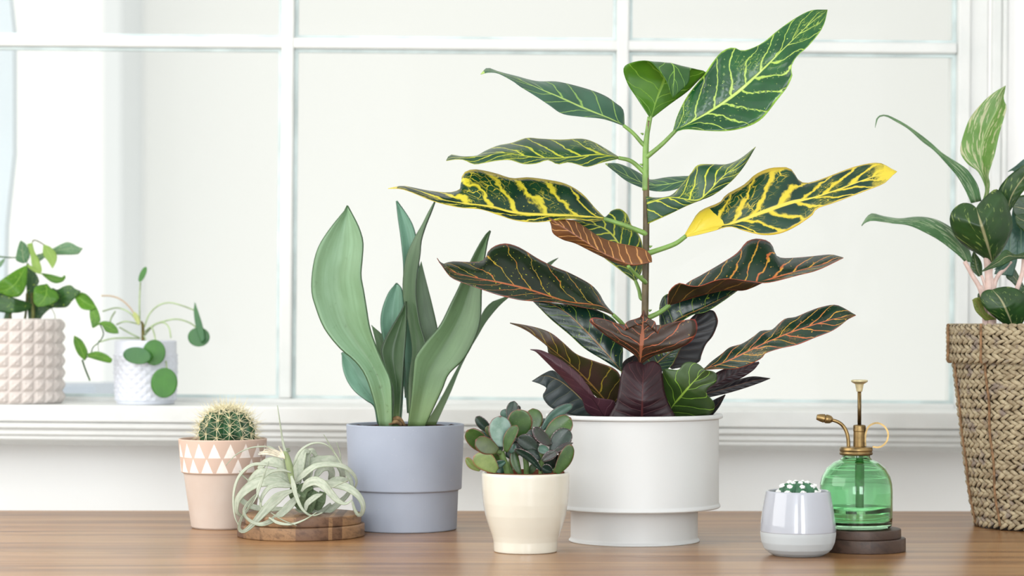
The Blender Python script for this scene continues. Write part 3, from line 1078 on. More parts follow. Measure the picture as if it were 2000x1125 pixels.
# 4 left, level, wavy near edge
croton_leaf(A([(1440, 650), (1380, 612), (1290, 560), (1210, 535), (1080, 540), (960, 535), (870, 530), (780, 560), (700, 575), (620, 607), (560, 640), (480, 643), (405, 632), (380, 668)]),
            A([(1440, 648), (1300, 632), (1150, 648), (1000, 655), (850, 640), (730, 622), (600, 642), (480, 650), (380, 668)]),
            A([(1440, 655), (1330, 680), (1240, 706), (1180, 690), (1120, 678), (1060, 690), (1000, 664), (930, 685), (850, 688), (770, 664), (690, 668), (620, 680), (550, 690), (490, 664), (440, 660), (380, 669)]),
            (0, -0.03, -0.05, -0.06), 0.05, -0.012, 'cr_yg', 'cr_under_y', A([(1430, 650), (1510, 672), (1588, 740)]), 9, pk=0.0014)
# 5 left, big yellow
croton_leaf(A([(1350, 1018), (1290, 960), (1210, 870), (1110, 810), (1000, 785), (880, 770), (780, 775), (680, 745), (590, 725), (530, 723), (485, 745), (472, 790), (476, 828), (450, 850), (390, 862), (280, 852), (190, 835), (110, 822), (25, 838)]),
            A([(1350, 1020), (1240, 1012), (1050, 1005), (900, 1000), (770, 985), (660, 955), (540, 940), (430, 922), (310, 898), (200, 865), (110, 838), (25, 838)]),
            A([(1350, 1025), (1280, 1038), (1150, 1022), (1050, 1032), (920, 1044), (800, 1032), (700, 1000), (590, 965), (450, 952), (300, 915), (180, 866), (100, 840), (25, 839)]),
            (-0.01, -0.05, -0.075, -0.09), 0.045, -0.012, 'cr_yellow', 'cr_under_y', A([(1340, 1022), (1460, 1060), (1578, 1105)]), 10, pk=0.0022, label='broad yellow-veined leaf with a drawn-out tip on the left')
# 6 right, small, curling toward the viewer
croton_leaf(B([(192, 898), (240, 905), (305, 895), (360, 840), (400, 790), (430, 755), (500, 752), (560, 752), (620, 728), (693, 672)]),
            B([(195, 930), (300, 902), (420, 918), (470, 888), (540, 812), (620, 747), (693, 672)]),
            B([(200, 1025), (290, 985), (370, 946), (430, 920), (500, 892), (580, 832), (640, 762), (693, 673)]),
            (-0.01, -0.03, -0.045, -0.05), 0.03, 0.004, 'cr_yg', 'cr_under_y', None, pk=0.001)
# 7 right, big yellow with plain yellow base and tip
croton_leaf(B([(365, 1080), (400, 1020), (440, 965), (530, 925), (560, 890), (640, 845), (690, 800), (750, 772), (800, 766), (845, 768), (868, 790), (885, 820), (920, 838), (980, 825), (1060, 795), (1140, 765), (1220, 747), (1270, 748), (1310, 770), (1340, 785)]),
            B([(365, 1085), (470, 1045), (575, 1030), (720, 975), (850, 930), (960, 905), (1080, 865), (1200, 820), (1290, 792), (1340, 785)]),
            B([(365, 1087), (420, 1077), (500, 1057), (575, 1037), (640, 1056), (720, 1075), (800, 1070), (880, 1035), (960, 978), (970, 956), (1060, 925), (1180, 880), (1280, 840), (1312, 810), (1340, 786)]),
            (-0.01, -0.04, -0.06, -0.07), 0.03, -0.012, 'cr_patch', 'cr_under_y', B([(375, 1080), (320, 1118), (215, 1155)]), 10, pk=0.0022, label='yellow-veined leaf with a plain yellow base and tip on the right')
# 8 behind the stem
croton_leaf(B([(420, 808), (380, 806), (290, 811), (210, 822), (170, 797), (120, 770), (60, 748), (5, 748)]),
            B([(420, 815), (300, 842), (200, 845), (110, 808), (5, 749)]),
            B([(420, 818), (340, 862), (270, 876), (200, 868), (110, 832), (50, 787), (5, 751)]),
            (0.05, 0.06, 0.07), 0.02, -0.01, 'cr_dull', 'cr_under_g')
# 10 behind 9: broad, yellow with orange veins
croton_leaf(Cc([(1325, 497), (1200, 400), (1100, 320), (1000, 200), (940, 140), (900, 105)]),
            Cc([(1327, 497), (1290, 400), (1230, 270), (1120, 150), (900, 102)]),
            Cc([(1330, 497), (1370, 420), (1372, 260), (1340, 180), (1300, 130), (1275, 65), (1225, 26), (1170, 40), (1130, 80), (1000, 90), (900, 100)]),
            (0.02, 0.03, 0.02), -0.01, 0.02, 'cr_yg', 'cr_under_y', Cc([(1327, 490), (1350, 550), (1362, 600)]), 8)
# 9 brown, folded, underside showing
croton_leaf(Cc([(1433, 366), (1428, 330), (1380, 285), (1290, 262), (1200, 245), (1100, 210), (1010, 150), (940, 107), (880, 96), (765, 85)]),
            Cc([(1434, 368), (1300, 388), (1130, 320), (1000, 236), (870, 150), (765, 85)]),
            Cc([(1435, 370), (1290, 398), (1180, 366), (1060, 310), (940, 250), (860, 226), (795, 185), (782, 130), (765, 87)]),
            (-0.05, -0.05, -0.05), 0.02, 0.012, 'cr_under_g', 'cr_brown', Cc([(1280, 395), (1320, 440), (1380, 490)]), 8, flip=True, label='brown folded leaf showing its underside')
# 12 below 11, deep green
croton_leaf(Cc([(1240, 1078), (1246, 920), (1220, 790), (1160, 720), (1000, 655), (800, 635), (655, 612)]),
            Cc([(1241, 1080), (1120, 940), (960, 770), (870, 690), (780, 640), (655, 613)]),
            Cc([(1240, 1082), (1130, 1010), (1000, 930), (900, 840), (780, 740), (700, 660), (655, 615)]),
            (0.0, -0.005, 0.0), 0.01, 0.0, 'cr_deep', 'cr_under_d', Cc([(1238, 1075), (1290, 1110), (1375, 1130)]), 8, nv_=7)
# 11 left, big and dark, dried tip
croton_leaf(Cc([(1195, 713), (1130, 640), (1090, 570), (1030, 510), (900, 440), (800, 400), (700, 350), (620, 300), (560, 268), (490, 250), (425, 263), (378, 298), (358, 345), (320, 368), (240, 370), (140, 367), (75, 383), (60, 362), (45, 343)]),
            Cc([(1195, 715), (1100, 655), (900, 632), (780, 597), (660, 557), (540, 525), (400, 495), (280, 470), (150, 435), (85, 392), (62, 370), (45, 344)]),
            Cc([(1195, 718), (1100, 682), (1000, 666), (860, 637), (740, 627), (640, 622), (560, 612), (430, 580), (300, 535), (200, 500), (130, 465), (75, 392), (62, 376), (45, 346)]),
            (-0.01, -0.045, -0.06, -0.08), 0.04, -0.012, 'cr_dark', 'cr_under_d', Cc([(1180, 708), (1230, 755), (1265, 785), (1385, 800)]), 9, pk=0.0016, nv_=9, slant=1.8, label='large dark leaf with orange veins and a dried tip on the left')
# 15 and 14, 13 on the right
croton_leaf(Dd([(265, 825), (230, 780), (260, 700), (310, 620), (380, 540), (425, 500)]),
            Dd([(268, 828), (320, 710), (410, 540), (440, 498)]),
            Dd([(275, 832), (360, 815), (430, 790), (445, 750), (470, 690), (510, 640), (538, 570), (535, 530), (510, 492), (450, 497)]),
            (0.03, 0.05, 0.06), 0.0, 0.0, 'cr_black', 'cr_purple')
croton_leaf(Dd([(205, 612), (200, 520), (205, 450), (240, 400), (350, 380), (500, 360), (655, 372)]),
            Dd([(220, 617), (300, 550), (440, 485), (560, 425), (655, 374)]),
            Dd([(225, 622), (300, 575), (390, 518), (470, 500), (560, 445), (655, 377)]),
            (0.03, 0.02, 0.02), 0.01, -0.01, 'cr_deep', 'cr_under_d')
croton_leaf(Dd([(250, 460), (300, 400), (360, 335), (440, 290), (560, 220), (650, 160), (700, 100), (735, 82), (775, 78), (830, 92), (860, 130), (872, 172), (920, 190), (1050, 183), (1190, 170), (1265, 187)]),
            Dd([(250, 465), (330, 440), (420, 412), (500, 392), (590, 375), (680, 378), (740, 360), (830, 320), (1000, 266), (1150, 225), (1265, 188)]),
            Dd([(250, 462), (255, 385), (310, 335), (370, 348), (430, 352), (520, 320), (600, 308), (680, 318), (740, 325), (830, 332), (1000, 290), (1120, 258), (1265, 189)]),
            (0.0, -0.035, -0.05, -0.06), 0.05, -0.03, 'cr_dark2', 'cr_under_d', Dd([(262, 460), (200, 505), (130, 538)]), 10, pk=0.0018, nv_=10, label='dark leaf with orange-red veins and a curled near edge on the right')
# 17, 18, 19 low behind right
croton_leaf(Dd([(440, 1095), (500, 1020), (580, 978)]), Dd([(450, 1100), (520, 1055), (582, 979)]), Dd([(500, 1110), (547, 1050), (584, 981)]),
            (0.0, -0.01, -0.02), 0, 0, 'cr_black', 'cr_purple')
croton_leaf(Dd([(440, 960), (520, 858), (640, 812), (775, 788)]), Dd([(450, 965), (600, 880), (778, 793)]), Dd([(470, 970), (560, 937), (660, 892), (740, 842), (779, 798)]),
            (0.02, 0.03, 0.03), 0, 0, 'cr_purple', 'cr_purple')
croton_leaf(Dd([(430, 970), (550, 932), (640, 898), (740, 874), (842, 885)]), Dd([(430, 985), (600, 940), (740, 900), (842, 886)]), Dd([(430, 1010), (490, 995), (600, 970), (700, 940), (780, 912), (842, 887)]),
            (0.0, -0.005, -0.01), 0.008, 0, 'cr_black', 'cr_purple')
# 16 right, lower
croton_leaf(Dd([(460, 828), (500, 790), (560, 745), (610, 705), (680, 685), (750, 640), (790, 610), (850, 605), (890, 570), (930, 540), (990, 530), (1060, 500), (1130, 475), (1210, 460), (1260, 475), (1337, 520)]),
            Dd([(460, 832), (560, 800), (640, 765), (740, 715), (850, 665), (960, 620), (1080, 580), (1200, 545), (1337, 520)]),
            Dd([(460, 836), (550, 831), (640, 830), (720, 805), (790, 770), (815, 740), (900, 712), (1000, 690), (1100, 650), (1190, 615), (1240, 585), (1290, 545), (1337, 521)]),
            (-0.02, -0.05, -0.07), 0.025, -0.01, 'cr_dark2', 'cr_under_d', Dd([(462, 832), (420, 870), (330, 930), (150, 960)]), 8, pk=0.0014, nv_=11)
# 26 dark filler behind the centre
croton_leaf(E([(1050, 690), (1055, 600), (1090, 550), (1168, 508)]), E([(1100, 690), (1130, 600), (1175, 509)]), E([(1230, 690), (1220, 580), (1175, 511)]),
            (0.02, 0.03, 0.04), 0, 0, 'cr_black', 'cr_purple')
croton_leaf(E([(1200, 660), (1230, 540), (1330, 470), (1460, 420), (1580, 400)]), E([(1290, 660), (1390, 560), (1590, 405)]), E([(1440, 650), (1500, 590), (1560, 470), (1600, 412)]),
            (-0.015, 0.005, 0.01), 0, 0, 'cr_deep', 'cr_black')
# 25 grey leaf low on the left
croton_leaf(E([(900, 1040), (750, 880), (620, 790), (520, 700), (450, 645), (370, 672), (265, 738)]),
            E([(850, 1045), (690, 885), (600, 800), (500, 730), (370, 690), (265, 740)]),
            E([(800, 1052), (650, 1042), (520, 1010), (430, 970), (375, 910), (362, 860), (395, 805), (340, 768), (265, 742)]),
            (0.02, 0.01, 0.0), 0, 0, 'cr_grey', 'cr_under_d', nv_=8, slant=0.8)
# 23 brown-olive on the left
croton_leaf(E([(1030, 930), (1045, 800), (1040, 690), (980, 625), (850, 575), (720, 530), (640, 490), (540, 400), (440, 320), (330, 275), (200, 245), (72, 225)]),
            E([(930, 935), (890, 885), (780, 765), (680, 660), (580, 570), (480, 490), (380, 405), (280, 330), (180, 270), (72, 228)]),
            E([(900, 940), (800, 850), (700, 760), (600, 680), (490, 580), (410, 490), (400, 435), (330, 375), (230, 300), (150, 260), (72, 232)]),
            (-0.02, -0.05, -0.08, -0.09), 0.0, 0.01, 'cr_brownolive', 'cr_under_d', pk=0.001)
# 24 mauve, folded, on the left
croton_leaf(E([(960, 1055), (1000, 925), (905, 895), (830, 888), (760, 780), (690, 690), (600, 610), (500, 540), (400, 490), (330, 465), (250, 461)]),
            E([(900, 1055), (800, 900), (680, 770), (560, 660), (440, 560), (340, 492), (250, 462)]),
            E([(810, 1055), (740, 1000), (700, 890), (620, 810), (540, 720), (460, 640), (380, 560), (300, 482), (250, 464)]),
            (-0.06, -0.085, -0.105, -0.11), 0.008, 0.008, 'cr_mauve', 'cr_purple', pk=0.0005)
# 20 green, low front right
croton_leaf(E([(1490, 1065), (1450, 960), (1420, 850), (1412, 660), (1480, 632), (1550, 640), (1590, 590), (1640, 570), (1700, 575), (1760, 610), (1800, 645)]) if False else
            E([(1500, 1060), (1450, 960), (1420, 830), (1412, 665), (1440, 632), (1550, 640), (1590, 592), (1640, 570), (1700, 578), (1745, 600), (1785, 640)]),
            E([(1480, 1000), (1500, 955), (1600, 840), (1700, 730), (1785, 642)]),
            E([(1530, 1062), (1700, 1048), (1830, 1030), (1868, 985), (1862, 920), (1800, 850), (1815, 800), (1880, 750), (1892, 690), (1860, 655), (1787, 642)]),
            (-0.05, -0.085, -0.10), 0.005, -0.005, 'cr_lowgreen', 'cr_under_d', nv_=5, pk=0.0012)
# 21 dark purple, front centre
croton_leaf(E([(930, 1070), (1000, 940), (1030, 800), (1045, 690), (1080, 605), (1130, 572), (1185, 568), (1225, 580), (1247, 600)]),
            E([(1232, 1070), (1235, 900), (1240, 750), (1248, 601)]),
            E([(1540, 1070), (1470, 940), (1430, 820), (1412, 690), (1395, 605), (1335, 563), (1290, 575), (1260, 592), (1249, 600)]),
            (-0.095, -0.105, -0.10, -0.075), 0.012, 0.012, 'cr_purple', 'cr_under_d', nv_=8, slant=1.0, label='wide dark purple leaf at the front')
# 22 three-lobed red-brown leaf in the middle
croton_leaf(E([(1205, 590), (1180, 520), (1050, 430), (920, 340), (830, 270), (772, 215), (785, 188), (830, 182), (930, 205), (1040, 260), (1082, 300), (1085, 235), (1130, 205), (1200, 195), (1230, 150), (1248, 108)]),
            E([(1215, 592), (1222, 460), (1235, 340), (1238, 250), (1244, 190), (1248, 109)]),
            E([(1228, 590), (1350, 510), (1500, 470), (1640, 410), (1700, 340), (1720, 270), (1705, 205), (1680, 195), (1600, 205), (1480, 235), (1395, 278), (1370, 325), (1350, 220), (1300, 200), (1275, 160), (1249, 109)]),
            (-0.06, -0.075, -0.08, -0.085), 0.0, 0.0, 'cr_redbrown', 'cr_under_d', E([(1215, 590), (1212, 640), (1218, 720)]), 7, pk=0.0008, label='three-lobed red-brown leaf in the middle', nv=70)

# ---------------------------------------------------------------- snake plant
S = crop(590, 380, 2.343)


def blade(L, R, d, mat='sans', M_=None, e=(0.0, 0.0), label=None, arch=0.0):
    o = leaf('leaf', S(L), S(M_) if M_ else mid(S(L), S(R)), S(R), D_SN, d, e[0], e[1], (LM[mat], LM[mat]), sans, 40, 6, 0.0028, 0, arch=arch, lens=False)
    if label:
        o['label'] = label


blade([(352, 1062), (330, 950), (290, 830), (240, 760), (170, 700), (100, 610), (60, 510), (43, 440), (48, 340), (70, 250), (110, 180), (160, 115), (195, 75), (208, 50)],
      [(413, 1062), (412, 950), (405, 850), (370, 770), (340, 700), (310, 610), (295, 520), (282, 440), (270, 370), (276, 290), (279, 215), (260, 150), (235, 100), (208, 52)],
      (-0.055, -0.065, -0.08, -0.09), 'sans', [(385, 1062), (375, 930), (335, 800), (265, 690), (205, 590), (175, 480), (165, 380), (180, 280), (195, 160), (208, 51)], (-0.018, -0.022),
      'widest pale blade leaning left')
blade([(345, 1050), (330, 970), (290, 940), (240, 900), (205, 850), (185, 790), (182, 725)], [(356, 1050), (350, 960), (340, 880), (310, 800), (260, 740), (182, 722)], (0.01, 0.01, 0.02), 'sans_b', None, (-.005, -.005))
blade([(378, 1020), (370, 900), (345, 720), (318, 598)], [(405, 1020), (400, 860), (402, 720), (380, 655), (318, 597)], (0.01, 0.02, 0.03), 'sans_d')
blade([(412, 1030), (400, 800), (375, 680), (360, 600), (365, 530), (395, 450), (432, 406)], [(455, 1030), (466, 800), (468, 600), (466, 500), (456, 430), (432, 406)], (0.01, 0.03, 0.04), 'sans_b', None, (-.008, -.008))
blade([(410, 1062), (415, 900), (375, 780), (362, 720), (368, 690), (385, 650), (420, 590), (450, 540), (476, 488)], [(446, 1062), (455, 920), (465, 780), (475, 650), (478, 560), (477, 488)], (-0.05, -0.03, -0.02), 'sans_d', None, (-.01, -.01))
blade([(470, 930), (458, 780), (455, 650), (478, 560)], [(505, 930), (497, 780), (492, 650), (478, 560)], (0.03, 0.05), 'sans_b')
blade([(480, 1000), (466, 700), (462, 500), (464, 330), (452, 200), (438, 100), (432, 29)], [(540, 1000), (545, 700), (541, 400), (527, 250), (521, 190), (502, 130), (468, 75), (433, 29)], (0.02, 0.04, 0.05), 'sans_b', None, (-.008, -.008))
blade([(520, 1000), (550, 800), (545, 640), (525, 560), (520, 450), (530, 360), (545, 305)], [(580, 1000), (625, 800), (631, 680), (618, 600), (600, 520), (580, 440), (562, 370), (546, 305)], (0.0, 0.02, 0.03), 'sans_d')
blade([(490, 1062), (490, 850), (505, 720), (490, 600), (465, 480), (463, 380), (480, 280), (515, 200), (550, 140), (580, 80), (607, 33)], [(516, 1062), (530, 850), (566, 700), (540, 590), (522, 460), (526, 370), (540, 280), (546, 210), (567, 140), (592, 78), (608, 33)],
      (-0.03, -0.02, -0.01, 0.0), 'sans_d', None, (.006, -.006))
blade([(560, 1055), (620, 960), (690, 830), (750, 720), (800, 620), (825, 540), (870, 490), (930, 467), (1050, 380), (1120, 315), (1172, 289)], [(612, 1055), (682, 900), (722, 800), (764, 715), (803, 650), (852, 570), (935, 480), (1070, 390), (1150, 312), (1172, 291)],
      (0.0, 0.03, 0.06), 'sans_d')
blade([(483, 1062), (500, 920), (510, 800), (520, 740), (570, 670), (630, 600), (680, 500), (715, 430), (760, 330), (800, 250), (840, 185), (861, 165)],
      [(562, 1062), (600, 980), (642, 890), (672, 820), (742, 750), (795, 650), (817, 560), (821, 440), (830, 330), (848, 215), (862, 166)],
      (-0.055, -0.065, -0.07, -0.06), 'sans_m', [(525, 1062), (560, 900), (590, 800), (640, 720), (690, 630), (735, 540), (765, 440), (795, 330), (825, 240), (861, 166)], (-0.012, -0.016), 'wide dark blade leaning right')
M['root'] = plain('dry_root', (150, 122, 86), 0.8, 0.2, 0.3, 60)
for pts_ in ([(395, 1055, -0.052), (425, 1025, -0.055), (450, 1030, -0.052), (470, 1058, -0.05)], [(400, 1050, -0.056), (430, 1040, -0.06), (455, 1056, -0.056)]):
    tube('root', [P(*S([q_])[0], D_SN + q_[2]) for q_ in pts_], [0.003, 0.004, 0.002], M['root'], sans, 8, 16)

# ---------------------------------------------------------------- jade succulent
J = crop(900, 770, 6.617)


def jade_mat(name, c1, c2, rim, sheen, tr=0.05, speck=0.12):
    m, nt, p = newmat(name)
    U, V, _ = sep(coords('UV'))
    co = coords()
    n = noise(co, 70, 3)
    n2 = noise(co, 520, 2)
    a = ((U - 0.5) * 2.0).abs()
    edge = a.max((V - 0.5) * 2.0)
    c = mixc(n.step(0.3, 0.7), c1, c2)
    c = mixc(n2.step(0.66, 0.74) * 0.35, c, sheen)
    c = mixc((edge + (n - 0.5) * 0.15).step(0.84, 0.97) * 0.9, c, rim)
    c = mixc((edge + (n2 - 0.5) * 0.5).step(0.97, 1.02) * speck, c, (214, 204, 204))
    setin(p, 'Base Color', c)
    p.inputs['Roughness'].default_value = 0.3
    p.inputs['Specular IOR Level'].default_value = 0.4
    bump(p, n, 0.25, 0.0008)
    translucent(m, p, c, tr)
    return m


JM = {'g': jade_mat('jade_leaf_green', (48, 76, 34), (66, 96, 42), (112, 66, 50), (140, 160, 110)),
      'd': jade_mat('jade_leaf_dark', (28, 44, 38), (38, 58, 46), (72, 50, 52), (150, 160, 150), 0.02, 0.4),
      's': jade_mat('jade_leaf_sheen', (144, 170, 160), (112, 144, 130), (110, 70, 66), (186, 204, 196)),  # pale tone paints a glossy reflection on a dark leaf
      'l': jade_mat('jade_leaf_pale', (128, 146, 84), (106, 126, 70), (150, 90, 74), (180, 190, 130)),
      'r': jade_mat('jade_leaf_reddish', (80, 94, 52), (64, 78, 44), (112, 48, 48), (150, 150, 110)),
      't': jade_mat('jade_leaf_teal', (62, 96, 80), (50, 84, 70), (84, 70, 70), (150, 176, 160)),
      'p': jade_mat('jade_leaf_purple', (52, 46, 48), (46, 56, 44), (94, 62, 74), (190, 180, 190), 0.02, 0.75)}


def jleaf(b, t, w, d, mat, bend=0.0, td=0.0, e=(0.0, 0.0), th=0.0030, base=0.34):
    w *= 1.12
    if e == (0.0, 0.0):
        k_ = random.uniform(-0.007, 0.007)
        e = (k_, -k_ * 0.4 - 0.002)
    b, t = np.array(b, float), np.array(t, float)
    ax = t - b
    nrm_ = np.array([-ax[1], ax[0]]) / np.linalg.norm(ax)
    Lp, Mp, Rp = [], [], []
    for s_ in np.linspace(0, 1, 13):
        cpos = b + ax * s_ + nrm_ * bend * math.sin(math.pi * s_)
        ww = w / 2 * (max(0.0, 1 - ((s_ - 0.56) / 0.44) ** 2) ** 0.5 if s_ > 0.56 else (base + (1 - base) * math.sin(s_ / 0.56 * math.pi / 2)) if s_ > 0 else base)
        ww = max(ww, w * 0.03)
        Lp.append(tuple(cpos + nrm_ * ww))
        Mp.append(tuple(cpos))
        Rp.append(tuple(cpos - nrm_ * ww))
    o = leaf('leaf', J(Lp), J(Mp), J(Rp), D_JA, (d, d + td / 2, d + td), e[0], e[1], (JM[mat], JM[mat]), jade, 22, 5, th, lens=True)
    return o


for a_ in (
    ((580, 330), (572, 190), 120, 0.030, 't', 0, 0.0), ((640, 340), (692, 88), 140, 0.022, 'd', -6, 0.006), ((720, 230), (740, 140), 80, 0.028, 'p'),
    ((400, 490), (195, 288), 125, 0.012, 'd', -8, 0.0), ((960, 480), (930, 182), 195, 0.008, 'g', 10, 0.006), ((1050, 420), (1085, 312), 80, 0.02, 't'),
    ((1080, 440), (1140, 350), 90, 0.016, 'g'), ((1040, 470), (1450, 130), 130, 0.012, 't', -40, 0.01), ((1090, 570), (1425, 305), 250, -0.004, 'g', 10, 0.004),
    ((770, 570), (752, 192), 292, -0.006, 'g', 6, -0.006), ((380, 545), (340, 410), 80, 0.0, 'r'), ((330, 745), (78, 465), 215, -0.006, 'g', 14, -0.012),
    ((400, 560), (225, 485), 70, 0.004, 't'), ((1290, 940), (1440, 660), 140, 0.0, 'g', -30), ((250, 985), (65, 818), 95, 0.0, 'l', -18),
    ((520, 880), (310, 755), 120, 0.0, 'g', 8), ((560, 1010), (480, 920), 150, 0.0, 't'), ((1100, 960), (1250, 780), 190, 0.002, 'd'),
    ((770, 1040), (680, 715), 110, -0.01, 'g', -24), ((600, 820), (760, 570), 170, -0.008, 'd'), ((690, 700), (760, 640), 150, -0.006, 'd'), ((640, 800), (830, 640), 130, 0.004, 'g'),
    ((510, 680), (510, 278), 272, -0.030, 's', 0, -0.006), ((985, 650), (890, 462), 150, -0.016, 'd'), ((1175, 760), (1400, 452), 230, -0.018, 'd', -6, 0.004),
    ((1170, 790), (1452, 628), 60, -0.026, 'p', -20), ((1000, 730), (738, 560), 190, -0.024, 'd', 12, -0.004), ((1160, 660), (938, 428), 135, -0.032, 'p', -8, -0.006),
    ((580, 745), (725, 400), 135, -0.036, 'g', -26, -0.004), ((1140, 745), (998, 690), 110, -0.042, 't'), ((1030, 840), (865, 730), 110, -0.028, 'd', 10),
    ((1050, 860), (1242, 745), 105, -0.044, 'p', -8), ((1230, 1030), (1430, 650), 165, -0.036, 'g', 14, -0.004), ((1180, 1000), (1050, 940), 115, -0.034, 'd'),
    ((1040, 985), (690, 708), 90, -0.028, 'd', 36, -0.006), ((575, 870), (420, 940), 95, -0.03, 't'), ((478, 735), (190, 590), 200, -0.036, 'r', -8, -0.006),
    ((470, 990), (165, 800), 220, -0.034, 'l', 24, -0.008), ((640, 760), (690, 640), 100, -0.03, 't'), ((1000, 640), (1010, 470), 120, 0.006, 'd'), ((900, 760), (960, 600), 150, -0.002, 'd'), ((430, 760), (520, 640), 120, -0.004, 'd'),
    ((1290, 760), (1330, 600), 120, -0.006, 'g'), ((700, 560), (660, 420), 110, 0.008, 'd'), ((880, 1040), (960, 900), 90, 0.012, 'g'), ((380, 960), (470, 840), 110, 0.006, 'g'),
):
    jleaf(*a_)
for pts_, r_ in (([(608, 1050, -0.02), (585, 930, -0.022), (545, 830, -0.024), (520, 740, -0.024)], 0.0052), ([(850, 1050, -0.01), (845, 900, -0.012), (825, 760, -0.012), (800, 640, -0.01)], 0.0045),
                 ([(1040, 1050, -0.02), (1040, 900, -0.022), (1035, 800, -0.024), (1060, 720, -0.026)], 0.0045), ([(650, 1040, 0.0), (640, 900, 0.0), (690, 760, 0.0)], 0.004),
                 ([(845, 800, -0.014), (880, 760, -0.018), (930, 760, -0.022)], 0.0035), ([(520, 750, -0.028), (440, 745, -0.03), (380, 750, -0.026)], 0.0035), ([(1240, 1040, -0.02), (1230, 980, -0.03)], 0.005)):
    tube('stem', [P(*J([q_])[0], D_JA + q_[2]) for q_ in pts_], r_, plain('jade_stem', (88, 112, 62), 0.5, 0.3, 0.2, 60), jade, 10, 20)

# ---------------------------------------------------------------- air plant
AP = crop(440, 780, 3.88)


def air_mat(name, c1, c2, g):
    m, nt, p = newmat(name)
    U, V, _ = sep(coords('UV'))
    co = coords()
    n = noise(vec(U * 4.0, V * 14.0, 0.3), 1.0, 3)
    n2 = noise(co, 260, 3)
    a = ((U - 0.5) * 2.0).abs()
    c = mixc(n.step(0.35, 0.7), c1, c2)
    c = mixc(a.step(0.8, 1.0) * 0.35, c, g)
    c = mixc(n2.step(0.70, 0.8) * 0.5, c, (92, 110, 92))
    setin(p, 'Base Color', c)
    p.inputs['Roughness'].default_value = 0.6
    p.inputs['Specular IOR Level'].default_value = 0.25
    bump(p, n2, 0.25, 0.0005)
    translucent(m, p, c, 0.08)
    return m


AMt = air_mat('silvery_air_plant_leaf', (193, 199, 182), (172, 182, 162), (138, 150, 104))
AMu = air_mat('silvery_air_plant_under', (146, 162, 134), (122, 140, 110), (116, 130, 80))
AMd = air_mat('air_plant_leaf_base', (92, 110, 80), (112, 130, 98), (84, 96, 56))
AMg = air_mat('air_plant_green_tip', (150, 166, 128), (168, 180, 146), (140, 156, 96))
TRY = D_TR
air = thing('air_plant', 'silvery air plant with long curling leaves lying on the acacia board', 'air plant', (xy(592, TRY)[0], TRY, tz2))


def ribbon(pts, w, d, tilt=0.5, mats=None, name='leaf', w1=None):
    """curling strap leaf: centre line, width in crop px (root -> tip), distance offsets; tilt turns its face up"""
    q_ = catmull(AP(pts), 40)
    w = np.interp(np.linspace(0, 1, 40), np.linspace(0, 1, len(w)), w) / 3.88 * 0.86
    w = w * np.interp(np.linspace(0, 1, 40), [0, 0.16, 1], [0.4, 1, 1])
    tg = np.gradient(q_, axis=0)
    tg /= np.maximum(np.linalg.norm(tg, axis=1, keepdims=True), 1e-6)
    nr = np.stack([-tg[:, 1], tg[:, 0]], 1)
    Lp, Rp = q_ + nr * w[:, None] / 2, q_ - nr * w[:, None] / 2
    wm = float(np.mean(w)) * TRY / F
    up = np.mean(nr[:, 1])
    s_ = 1 if up < 0 else -1                      # the upper edge lies further away
    return leaf(name, [tuple(x) for x in Lp], [tuple(x) for x in q_], [tuple(x) for x in Rp], TRY, d, s_ * wm * tilt, -s_ * wm * tilt, mats or (AMt, AMu), air, 40, 3, 0.0010, arch=-wm * 0.16, ends=0.2)


RB = [
    ([(620, 640), (640, 500), (680, 460), (740, 460), (800, 455), (850, 480), (885, 540), (890, 590)], [70, 80, 70, 50], (0.0, 0.03, 0.05)),
    ([(680, 600), (700, 560), (740, 520), (790, 520), (808, 560), (800, 610)], [50, 60, 50], (0.01, 0.04)),
    ([(600, 620), (620, 430), (655, 385), (690, 430)], [60, 60, 30], (0.0, 0.03)),
    ([(560, 640), (548, 560), (575, 450), (600, 395), (640, 400)], [70, 100, 80, 30], (-0.005, 0.0, 0.02)),
    ([(500, 600), (470, 480), (460, 400), (490, 380)], [70, 70, 30], (0.0, 0.02)),
    ([(500, 610), (450, 530), (380, 470), (300, 480), (255, 530)], [80, 90, 70, 40], (0.0, 0.02, 0.03)),
    ([(490, 640), (420, 580), (330, 560), (260, 555), (200, 610), (190, 640)], [80, 85, 75, 50], (-0.005, 0.0, 0.02)),
    ([(760, 700), (800, 630), (870, 605), (930, 612)], [60, 60, 30], (0.01, 0.02)),
    ([(140, 700), (125, 760), (200, 810), (300, 830), (390, 830), (450, 830)], [40, 50, 46, 30], (0.02, 0.01, 0.0)),
    ([(600, 790), (700, 850), (800, 830), (900, 750), (950, 690)], [80, 66, 50, 30], (0.0, 0.01, 0.02)),
    ([(530, 830), (620, 862), (720, 850), (800, 790)], [30, 40, 40, 20], (0.01, 0.01, 0.0)),
    ([(910, 540), (950, 610), (972, 690)], [36, 34, 16], (0.01, 0.0)),
]
for pts_, w_, d_ in RB:
    ribbon(pts_, w_, d_)
